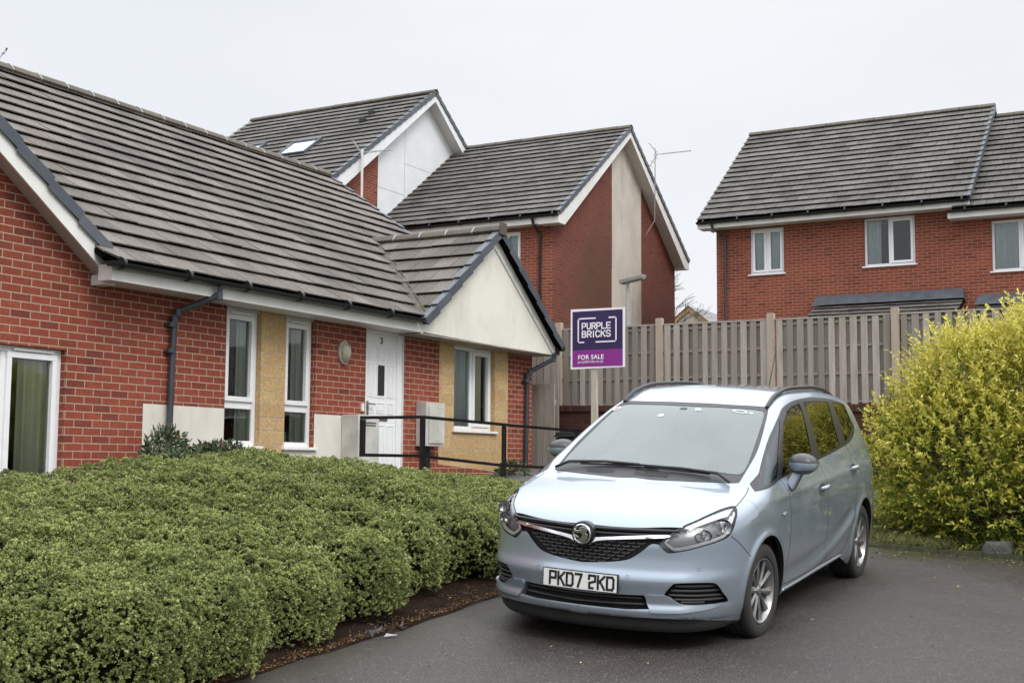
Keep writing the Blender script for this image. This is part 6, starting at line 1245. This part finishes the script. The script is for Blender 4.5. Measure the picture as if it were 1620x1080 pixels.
g.prism([(bc.y + a, bc.z + b) for a, b in cr_], lambda u, v, d: (bc.x + d, u, v), .006, .013); g.prism([(bc.y + a, bc.z + b) for a, b in [(-.050, -.006), (-.030, -.012), (-.018, -.024), (-.040, -.030), (-.050, -.018)]], lambda u, v, d: (bc.x + d, u, v), .006, .012); obj('badge_emblem', g, M_chrome, bd2, bevel=.002)
# ---- lower intake and fog grilles
ib = region('lower_intake', intake, -.05, simple('intake_void', (.005, .005, .005), .8), car)
hbar(.352, .358, .41, .022, .0085, M_tblk, 'slat', ib); hbar(.322, .328, .43, .018, .0085, M_tblk, 'slat', ib)
fb_ = region('fog_surround', fog, -.055, simple('fog_void', (.006, .006, .006), .8), car, mirror=False); fb2_ = flip_y(fb_, 'fog_surround', car)
for (z0, z1, ya, yb) in ((.446, .440, .61, .812), (.416, .408, .585, .826), (.388, .376, .57, .838), (.360, .350, .60, .842), (.343, .338, .64, .76)): flip_y(hbar(z0, z1, yb, .022, .009, M_tblk, 'slat', fb_, ymin=ya, n=14), 'slat', fb2_)
# painted shelf blade below the fog grille
sy_2 = [(.44, .384), (.50, .389), (.545, .390), (.585, .368), (.63, .336), (.70, .323), (.77, .322), (.825, .330), (.826, .315), (.78, .300), (.70, .289), (.60, .282), (.50, .281), (.470, .290)]; sh = belt_inv(surfs([a for a, b in sy_2], [b for a, b in sy_2])); sh = cr(sh, 4, True); s0 = region('bumper_blade', sh, .010, M_paint, car, mirror=False, step=.012); s1 = flip_y(s0, 'bumper_blade', car); b_s = walls('blade_side', w3(sh) + c_grad(w3(sh)) * .010, .02, M_paint, s0, mirror=False); flip_y(b_s, 'blade_side', s1)
# number plate
g = MB(); PX = .948; cv = lambda y: PX - .16 * y * y
pl_ = lambda y, z, d: (cv(y) + d - .035 * (z - .45), y + .004, z)
n = 14
def plate(mb, y0, y1, z0, z1, d0, d1):
    ys = np.linspace(y0, y1, n); vs = [pl_(y, z, d) for y in ys for z, d in ((z0, d1), (z1, d1), (z1, d0), (z0, d0))]
    fs = [(4 * i + a, 4 * i + 4 + a, 4 * i + 4 + (a + 1) % 4, 4 * i + (a + 1) % 4) for i in range(n - 1) for a in range(4)] + [(0, 1, 2, 3), (4 * n - 1, 4 * n - 2, 4 * n - 3, 4 * n - 4)]; mb.add(vs, fs)
plate(g, -.266, .266, .388, .508, -.02, 0); q = NT('plate_white'); q.p(Base_Color=(.74, .74, .72, 1), Roughness=.35); npl = obj('number_plate', g, M_gblk, car)
g = MB(); plate(g, -.261, .261, .393, .503, -.01, .0015); obj('plate_face', g, q.m, npl)
GL = {'P': [[(0, 0), (0, 1), (1, 1), (1, .48), (0, .48)]], 'K': [[(0, 0), (0, 1)], [(1, 1), (.05, .45)], [(.3, .62), (1, 0)]], 'D': [[(0, 0), (0, 1), (.8, 1), (1, .82), (1, .18), (.8, 0), (0, 0)]], '7': [[(0, 1), (1, 1), (.45, 0)]], '2': [[(0, .74), (0, 1), (1, 1), (1, .56), (.08, .40), (.08, .0), (.62, 0)]]}
g = MB(); yb_ = -.212; hgt, wid, sw = .079, .043, .0155
for ch_ in 'PKD7 2KD':
    if ch_ == ' ': yb_ += .034; continue
    for stroke in GL[ch_]:
        for a, b in zip(stroke[:-1], stroke[1:]):
            p0 = Vector((yb_ + a[0] * wid, .4085 + a[1] * hgt)); p1 = Vector((yb_ + b[0] * wid, .4085 + b[1] * hgt)); d = (p1 - p0).normalized() * sw / 2; nn_ = Vector((-d.y, d.x)); qd = [p0 - d - nn_, p1 + d - nn_, p1 + d + nn_, p0 - d + nn_]
            g.add([pl_(p.x, p.y, .003) for p in qd], [(0, 1, 2, 3)])
    yb_ += wid + .0195
obj('lettering', g, simple('plate_black', (.008, .008, .008), .5), npl, fix=False)
# parking sensors
g = MB()
for (y, z) in ((.32, .495), (.722, .552), (-.32, .495), (-.722, .552)):
    p = surf_y(abs(y), z); n_ = c_grad(p[None])[0]; p = p + n_ * .0006; t1 = np.cross(n_, [0, 0, 1]); t1 /= np.linalg.norm(t1); t2 = np.cross(n_, t1)
    for r0, r1 in ((.0105, .0125),):
        vs = [p + (t1 * math.cos(a) + t2 * math.sin(a)) * r for r in (r0, r1) for a in [k * .3927 for k in range(16)]]; vs = [(v[0], v[1] if y > 0 else -v[1], v[2]) for v in vs]; g.add(vs, [(k, (k + 1) % 16, (k + 1) % 16 + 16, k + 16) for k in range(16)])
obj('parking_sensor', g, M_grey, car, fix=False)
# ---- shut lines
def ribbon(P3, wd, name, mat, mirror=True, off=.0008):
    P3 = np.asarray(P3); N_ = c_grad(P3); T_ = np.gradient(P3, axis=0); S_ = np.cross(N_, T_); S_ /= np.linalg.norm(S_, axis=1, keepdims=True) + 1e-9; a = P3 + N_ * off + S_ * wd / 2; b = P3 + N_ * off - S_ * wd / 2; n = len(P3); V = np.concatenate([a, b]); F_ = np.array([(i, i + 1, i + 1 + n, i + n) for i in range(n - 1)])
    if mirror: V = np.concatenate([V, V * [1, -1, 1]]); F_ = np.concatenate([F_, F_ + 2 * n])
    return V, F_
M_gap = simple('panel_gap', (.012, .013, .015), .8)
hl = seam3[(seam3[:, 0] > -.085)]; lf = topc(cl)
parts_ = [ribbon(hl, .006, '', 0), ribbon(w3(gap), .005, '', 0), ribbon(topc(hoodR), .005, '', 0)]
for l_ in (dF, dB, dR, dS):
    zz_ = l_; parts_.append(ribbon(w3(zz_), .006, '', 0))
Vv, Ff_, o = [], [], 0
for a, b in parts_: Vv.append(a); Ff_.append(b + o); o += len(a)
fast('panel_gap', np.concatenate(Vv), np.concatenate(Ff_), M_gap, body)
# ---- headlamps
q = NT('lamp_reflector'); q.p(Base_Color=(.55, .56, .58, 1), Metallic=1, Roughness=.16); q.bump(q.noise(q.objc(), 60, 2), .5, .004); M_refl = q.m
M_lampin = simple('lamp_housing', (.16, .16, .165), .22, coat=.6); M_drl = simple('lamp_light_guide', (.88, .88, .88), .25); M_amb = simple('amber_bulb', (.28, .07, .035), .3)
def off_chart(uv, d): P = belt(uv); return P - c_grad(P) * d
def lamp_build():
    hs = region('headlight', lamp, -.045, M_lampin, car, mirror=False); ob = [hs]
    ln = region('lens', lamp, -.0015, M_lens, hs, mirror=False)
    cu = lampl[:-6]; cen_ = lamp.mean(0)
    # light guide along the lower edge
    pts = lampl[8:58:2]; inn = pts + (cen_ - pts) * .14; g = MB(); rr = np.interp(np.arange(len(inn)), [0, 6, len(inn) * .55, len(inn) - 1], [.005, .014, .012, .008]); g.tube([tuple(p) for p in off_chart(inn, .018)], list(rr), 8); obj('light_guide', g, M_drl, hs, smooth=True)
    # pale upper band painting in the sky's reflection on the lens, and reflectors
    ups = lamp[len(lampl):]; ups = ups[::3]; inn = ups + (cen_ - ups) * .06; inn2 = ups + (cen_ - ups) * .36
    g = MB(); P1, P2_ = off_chart(inn, .008), off_chart(inn2, .022); n = len(P1); g.add([tuple(p) for p in P1] + [tuple(p) for p in P2_], [(i, i + 1, i + 1 + n, i + n) for i in range(n - 1)]); obj('sky_reflection_band', g, simple('painted_sky_reflection', (.80, .80, .79), .35), hs, fix=False)
    for (u_, z_, r_) in ((.30, .0, .050), (-.02, -.002, .043)):
        pass
    for (fx, fz, r_) in ((.66, .0, .052), (.44, -.012, .042)):
        u0 = lamp[:, 0].min() + (lamp[:, 0].max() - lamp[:, 0].min()) * fx; col = lampl[np.abs(lampl[:, 0] - u0).argmin(), 1]; top_ = np.interp(u0, seamB[:, 0], seamB[:, 1]); zc = col * .52 + top_ * .48 + fz
        P = belt(np.array([[u0, zc]]))[0]; n_ = np.array([.92, .38, 0.08]); n_ /= np.linalg.norm(n_); t1 = np.cross([0, 0, 1], n_); t1 /= np.linalg.norm(t1); t2 = np.cross(n_, t1); g = MB(); vs = []
        rings = [(1.0, .012), (.95, .028), (.8, .040), (.55, .049), (.25, .053)]
        for (k_, d_) in rings: vs += [tuple(P - n_ * d_ + (t1 * math.cos(a) * 1.25 + t2 * math.sin(a)) * r_ * k_) for a in [j * .2618 for j in range(24)]]
        g.add(vs, [(i * 24 + j, i * 24 + (j + 1) % 24, (i + 1) * 24 + (j + 1) % 24, (i + 1) * 24 + j) for i in range(4) for j in range(24)]); obj('reflector', g, M_refl, hs, smooth=True, fix=False)
        g = MB(); c0 = P - n_ * .05; g.tube([tuple(c0), tuple(c0 + n_ * .026)], [.009, .007], 10); obj('bulb', g, M_chrome, hs, smooth=40)
    # outer vertical guide
    u0 = lampl[-8:]; inn = u0 + (cen_ - u0) * .12; g = MB(); g.tube([tuple(p) for p in off_chart(lampl[44:56:2] + (cen_ - lampl[44:56:2]) * .26, .018)], .0065, 8); obj('light_guide', g, M_drl, hs, smooth=True)
    p = off_chart(np.array([lampl[18] + (cen_ - lampl[18]) * .12, lampl[24] + (cen_ - lampl[24]) * .12]), .03); g = MB(); g.tube([tuple(p[0]), tuple(p[1])], .010, 8); obj('indicator', g, M_amb, hs, smooth=True)
    return hs
hs = lamp_build(); hs2 = flip_y(hs, 'headlight', car)
for c_ in list(hs.children): flip_y(c_, c_.name.split('.')[0], hs2)
# ---- underbody, arches, interior
g = MB(); g.box(-3.5, .70, -.60, .60, .20, .50); g.box(-2.42, -.48, -.86, .86, .235, .42); g.box(-3.55, -3.22, -.8, .8, .24, .6); g.box(.10, .62, -.62, .62, .2, .72)
for hx in (HUBF, HUBR):
    for s_ in (-1, 1):
        n = 16; vs = [(hx + (HR + .012) * math.cos(a), s_ * yy, HZ + (HR + .02) * math.sin(a)) for yy in (.55, .885) for a in [-.3 + (math.pi + .6) * k / (n - 1) for k in range(n)]]; g.add(vs, [(k, k + 1, k + 1 + n, k + n) for k in range(n - 1)] + [list(range(n))])
obj('underbody', g, simple('underbody_black', (.006, .006, .006), .9), car, fix=False)
g = MB(); g.add([(-.02, -.66, .97), (-.02, .66, .97), (-.28, .70, 1.035), (-.28, -.70, 1.035), (-.55, .70, .99), (-.55, -.70, .99), (-.60, .70, .70), (-.60, -.70, .70)], [(0, 1, 2, 3), (3, 2, 4, 5), (5, 4, 6, 7)]); M_int = simple('dark_cabin_plastic', (.035, .036, .038), .7); obj('dashboard', g, M_int, car, smooth=40, fix=False)
g = MB(); c0 = Vector((-.66, -.37, 1.02)); n_ = Vector((-.9, 0, .42)).normalized(); t1 = Vector((0, 1, 0)); t2 = n_.cross(t1); g.tube([c0 + (t1 * math.cos(a) + t2 * math.sin(a)) * .185 for a in [k * .2618 for k in range(25)]], .016, 8, cap=False); g.tube([c0 - t1 * .17, c0 + t1 * .17], .022, 6); obj('steering_wheel', g, M_int, car, smooth=True)
M_seat = simple('grey_seat_cloth', (.06, .06, .065), .95)
for (sx0, sy0) in ((-1.25, .37), (-1.25, -.37), (-2.1, .45), (-2.1, 0), (-2.1, -.45)):
    g = MB(); wv = .23 if sx0 > -2 else .2
    def slab(p0, p1, hw, th): 
        p0, p1 = Vector(p0), Vector(p1); d = (p1 - p0).normalized(); nn_ = Vector((-d.z, 0, d.x)); g.add([p0 + Vector((0, s_ * hw, 0)) + nn_ * t_ for s_ in (-1, 1) for t_ in (-th, th)] + [p1 + Vector((0, s_ * hw * .88, 0)) + nn_ * t_ for s_ in (-1, 1) for t_ in (-th * .8, th * .8)], [(0, 1, 3, 2), (4, 6, 7, 5), (0, 4, 5, 1), (1, 5, 7, 3), (3, 7, 6, 2), (2, 6, 4, 0)])
    slab((sx0 + .45, sy0, .62), (sx0, sy0, .58), wv, .08); slab((sx0, sy0, .55), (sx0 - .20, sy0, 1.16), wv, .07); slab((sx0 - .21, sy0, 1.20), (sx0 - .25, sy0, 1.37), wv * .55, .05); obj('seat', g, M_seat, car, bevel=.03)
g = MB(); g.add([(-.945, -.03, 1.44), (-.945, .19 - .03, 1.44), (-.955, .16, 1.50), (-.955, -.03, 1.50), (-.965, -.03, 1.44), (-.965, .16, 1.44), (-.975, .16, 1.50), (-.975, -.03, 1.50)], [(0, 1, 2, 3), (7, 6, 5, 4), (0, 4, 5, 1), (1, 5, 6, 2), (2, 6, 7, 3), (3, 7, 4, 0)]); obj('interior_mirror', g, M_int, car, bevel=.01)
g = MB(); g.add([(-.5, .80, .99), (-.62, .80, 1.0), (-.66, .74, 1.22), (-.58, .76, 1.26), (-.38, .80, 1.02)], [(0, 1, 2, 3, 4)]); obj('blue_cloth', g, simple('teal_cloth', (.09, .24, .25), .9, noise=.5, nscale=14), car, fix=False)
# ---- windscreen stickers and wipers
def on_ws(x, y, d=.0): P = topc(np.array([[x, abs(y)]]))[0]; n_ = c_grad(P[None])[0]; P = P + n_ * d; return Vector((P[0], P[1] if y >= 0 else -P[1], P[2]))
def sticker(x, y, r, mat, ry=None, ring=None):
    g = MB(); ry = ry or r; n = 16; pts = [on_ws(x + ry * math.sin(a), y + r * math.cos(a), .0005) for a in [k * 2 * math.pi / n for k in range(n)]]
    if ring: pts2 = [on_ws(x + ry * ring * math.sin(a), y + r * ring * math.cos(a), .0005) for a in [k * 2 * math.pi / n for k in range(n)]]; g.add([tuple(p) for p in pts + pts2], [(k, (k + 1) % n, (k + 1) % n + n, k + n) for k in range(n)])
    else: g.add([tuple(p) for p in pts], [list(range(n))])
    obj('sticker', g, mat, ws, fix=False)
M_stw = simple('pale_sticker', (.62, .68, .66), .5); M_str = simple('red_sticker', (.6, .14, .14), .5)
sticker(-.965, -.60, .022, M_str, .02); sticker(-.965, -.60, .034, M_stw, .032, .7); sticker(-.80, -.16, .024, M_stw); sticker(-.915, .10, .026, M_stw, .02); sticker(-.96, .42, .06, M_stw, .024, .72); sticker(-.96, .51, .016, M_stw, .012); sticker(-.92, -.02, .03, M_grey, .016)
g = MB(); g.tube([tuple(on_ws(a, b, c_)) for a, b, c_ in ((-.10, -.70, .02), (-.135, -.60, .035), (-.11, -.30, .028), (-.09, -.02, .022))], [.010, .011, .010, .008], 8); g.tube([tuple(on_ws(a, b, c_)) for a, b, c_ in ((-.115, -.50, .018), (-.10, .02, .012), (-.085, .12, .012))], .0075, 6); obj('wiper', g, M_tblk, ws, smooth=True)
g = MB(); g.tube([tuple(on_ws(a, b, c_)) for a, b, c_ in ((-.05, .66, .02), (-.10, .56, .035), (-.09, .30, .026), (-.075, .02, .022))], [.010, .011, .010, .012], 8); g.tube([tuple(on_ws(a, b, c_)) for a, b, c_ in ((-.10, .50, .016), (-.075, .15, .012), (-.07, -.05, .012))], .0075, 6); obj('wiper', g, M_tblk, ws, smooth=True)
g = MB(); 
for (ya, yb) in ((-.42, -.30), (-.29, .06), (.07, .22)): g.add([tuple(on_ws(x_, y_, .001)) for x_, y_ in ((.012 - .25 * ya * ya, ya), (.012 - .25 * yb * yb, yb), (-.03 - .25 * yb * yb, yb), (-.03 - .25 * ya * ya, ya))], [(0, 1, 2, 3)])
obj('cowl_vent', g, M_seal, ws, fix=False)
# ---- roof rails and aerial
for s_ in (1, -1):
    g = MB(); pts = []
    for x, h, y in ((-1.09, .0, .588), (-1.16, .012, .587), (-1.3, .022, .583), (-1.6, .028, .577), (-2.0, .03, .57), (-2.4, .03, .562), (-2.8, .026, .55), (-3.05, .012, .538), (-3.2, .0, .53)):
        P = topc(np.array([[x, y]]))[0]; pts.append((P[0], s_ * P[1], P[2] + h))
    g.tube([tuple(p) for p in cr(np.array(pts), 4)], .017, 8); obj('roof_rail', g, M_grey, car, smooth=True)
g = MB(); P = topc(np.array([[-3.0, 0.0]]))[0]; g.tube([tuple(P), (P[0] - .02, 0, P[2] + .03), (P[0] - .20, 0, P[2] + .34)], [.012, .006, .003], 6); obj('aerial', g, M_seal, car)
# ---- mirrors
def ell(mb, c_, r, n=20, m=12, zr=(-1, 1), flat=.0, pw=2.4):
    vs, fs = [], []; a0, a1 = math.asin(max(-1, zr[0])), math.asin(min(1, zr[1]))
    for i in range(m + 1):
        ph_ = a0 + (a1 - a0) * i / m
        for k in range(n):
            th_ = 2 * math.pi * k / n; cx, cy, cz = math.cos(ph_) * math.cos(th_), math.cos(ph_) * math.sin(th_), math.sin(ph_)
            sg_ = lambda t_: math.copysign(abs(t_) ** (2 / pw), t_)
            X_ = sg_(cx); X_ = max(X_, -flat) if flat else X_
            vs.append((c_[0] + r[0] * X_, c_[1] + r[1] * sg_(cy), c_[2] + r[2] * sg_(cz) * (1 - .18 * (cy > 0) * cy)))
    for i in range(m): fs += [(i * n + k, i * n + (k + 1) % n, (i + 1) * n + (k + 1) % n, (i + 1) * n + k) for k in range(n)]
    mb.add(vs, fs)
def mirror_():
    c0 = (-.75, .976, 1.138); r = (.105, .102, .078)
    g = MB(); ell(g, c0, r, zr=(.12, .9999), flat=.55); cap = obj('door_mirror', g, simple('mirror_cap_grey', (.045, .045, .05), .35), car, smooth=60)
    g = MB(); ell(g, c0, (r[0] + .006, r[1] + .004, r[2] + .0), zr=(-.46, .14), flat=.55, m=5); obj('mirror_band', g, M_paint, cap, smooth=60)
    g = MB(); ell(g, c0, r, zr=(-.9999, -.44), flat=.55); obj('mirror_base', g, M_grey if False else simple('mirror_lower_blue', (.16, .185, .22), .3, .5), cap, smooth=60)
    g = MB(); g.add([(-.70, .985, 1.085), (-.80, .985, 1.085), (-.70, .935, 1.12), (-.80, .935, 1.11), (-.615, .935, .945), (-.69, .935, .94), (-.62, .885, 1.01), (-.72, .885, 1.01)], [(0, 1, 5, 4), (2, 6, 7, 3), (0, 4, 6, 2), (1, 3, 7, 5), (0, 2, 3, 1), (4, 5, 7, 6)]); obj('mirror_arm', g, simple('mirror_arm_blue', (.15, .175, .21), .3, .5), cap, bevel=.015)
    g = MB(); g.prism([(.976 + .085 * math.cos(k * .3142), 1.138 + .064 * math.sin(k * .3142)) for k in range(20)], lambda u, v, d: (-.809 + d, u, v), -.002, .0); obj('mirror_glass', g, M_chrome, cap)
    return cap
m1 = mirror_(); m2 = flip_y(m1, 'door_mirror', car)
for c_ in list(m1.children): flip_y(c_, c_.name.split('.')[0], m2)
# side repeaters
for s_ in (1, -1):
    g = MB(); g.add([(-.372, s_ * .944, .818), (-.395, s_ * .951, .804), (-.44, s_ * .953, .812), (-.468, s_ * .950, .83), (-.43, s_ * .953, .832)], [(0, 1, 2, 3, 4)]); obj('side_repeater', g, M_chrome, car, fix=False)
# sill strip
g = MB(); pts = [tuple(p + np.array([0, .004, 0])) for p in belt(xz([(x, .262 + .02 * (-x - .5)) for x in np.linspace(-.47, -2.12, 30)]))]; g.tube(pts, .008, 6); g.tube([(a, -b, c_) for a, b, c_ in pts], .008, 6); obj('sill_trim', g, simple('sill_grey', (.33, .36, .38), .35, .4), car, smooth=True)
# ---- wheels
def make_wheel(hx, s_, steer=0):
    w_ = thing('wheel', None, None, (0, 0, 0)); w_.parent = car; OFF[w_.name] = Vector((0, 0, 0)); w_.location = (hx, s_ * .80, HZ); w_.rotation_euler = (0, 0, steer)
    def lathe(mb, prof, n=56, ys=1): # prof (r, y)
        vs = [(r * math.cos(2 * math.pi * k / n), y * s_, r * math.sin(2 * math.pi * k / n)) for r, y in prof for k in range(n)]; mb.add(vs, [(i * n + k, i * n + (k + 1) % n, (i + 1) * n + (k + 1) % n, (i + 1) * n + k) for i in range(len(prof) - 1) for k in range(n)])
    g = MB(); lathe(g, [(.225, .095), (.232, .108), (.245, .112), (.275, .114), (.300, .108), (.316, .095), (.321, .078), (.3215, .052), (.314, .050), (.314, .044), (.322, .042), (.322, .004), (.314, .002), (.314, -.004), (.322, -.006), (.322, -.044), (.314, -.046), (.314, -.052), (.3215, -.054), (.318, -.09), (.30, -.11), (.235, -.11), (.225, -.095)])
    n = 60
    for k in range(n):     # tread blocks on the shoulder
        a = 2 * math.pi * k / n; b = a + .055; pts = [(.3225, .080), (.3255, .062), (.3255, .054), (.3225, .054)]
        vs = [(r * math.cos(t_), y * s_, r * math.sin(t_)) for t_ in (a, b) for r, y in pts]; g.add(vs, [(0, 1, 2, 3), (7, 6, 5, 4), (0, 4, 5, 1), (1, 5, 6, 2), (2, 6, 7, 3)])
    ty = obj('tyre', g, M_tyre, w_, smooth=35, fix=True)
    g = MB(); lathe(g, [(.226, .096), (.222, .104), (.214, .104), (.206, .092), (.196, .07), (.19, .02), (.188, -.06)]); rim = obj('rim', g, M_alloy, w_, smooth=40)
    g = MB()
    for k in range(10):
        a = 2 * math.pi * (k + .25) / 10; sw_ = 1 if k % 2 else -1; ca, sa = math.cos(a), math.sin(a); tw = sw_ * .018
        def pt(r, t_, y): return (r * ca - t_ * sa, y * s_, r * sa + t_ * ca)
        prof = [(.035, .012, .070, 0), (.07, .014, .076, tw * .2), (.13, .019, .080, tw * .1), (.18, .027, .082, 0), (.210, .034, .088, 0)]
        vs = []
        for r, hw, y, o_s in prof: vs += [pt(r, o_s - hw, y - .004), pt(r, o_s, y + .006), pt(r, o_s + hw, y - .004), pt(r, o_s + hw * .8, y - .030), pt(r, o_s - hw * .8, y - .030)]
        g.add(vs, [(i * 5 + j, i * 5 + (j + 1) % 5, (i + 1) * 5 + (j + 1) % 5, (i + 1) * 5 + j) for i in range(4) for j in range(5)])
    obj('spokes', g, M_alloy, rim, smooth=35)
    g = MB(); lathe(g, [(.0, .088), (.022, .088), (.030, .084), (.034, .072), (.05, .066), (.062, .050)], 30); obj('hub_cap', g, M_alloy, rim, smooth=40)
    g = MB()
    for k in range(5): a = 2 * math.pi * k / 5; c_ = (.047 * math.cos(a), .047 * math.sin(a)); g.tube([(c_[0], .06 * s_, c_[1]), (c_[0], .0735 * s_, c_[1])], .007, 8)
    obj('wheel_nut', g, M_grey, rim)
    g = MB(); lathe(g, [(.0, .02), (.15, .02), (.15, .0), (.0, .0)], 40); obj('brake_disc', g, simple('brake_steel', (.10, .095, .09), .5, .8), w_, smooth=30)
    g = MB(); lathe(g, [(.0, -.02), (.19, -.02)], 30); obj('dark_backing', g, M_seal, w_)
for hx in (HUBF, HUBR):
    for s_ in (1, -1): make_wheel(hx, s_, R_(-3 if hx == HUBF else 0))
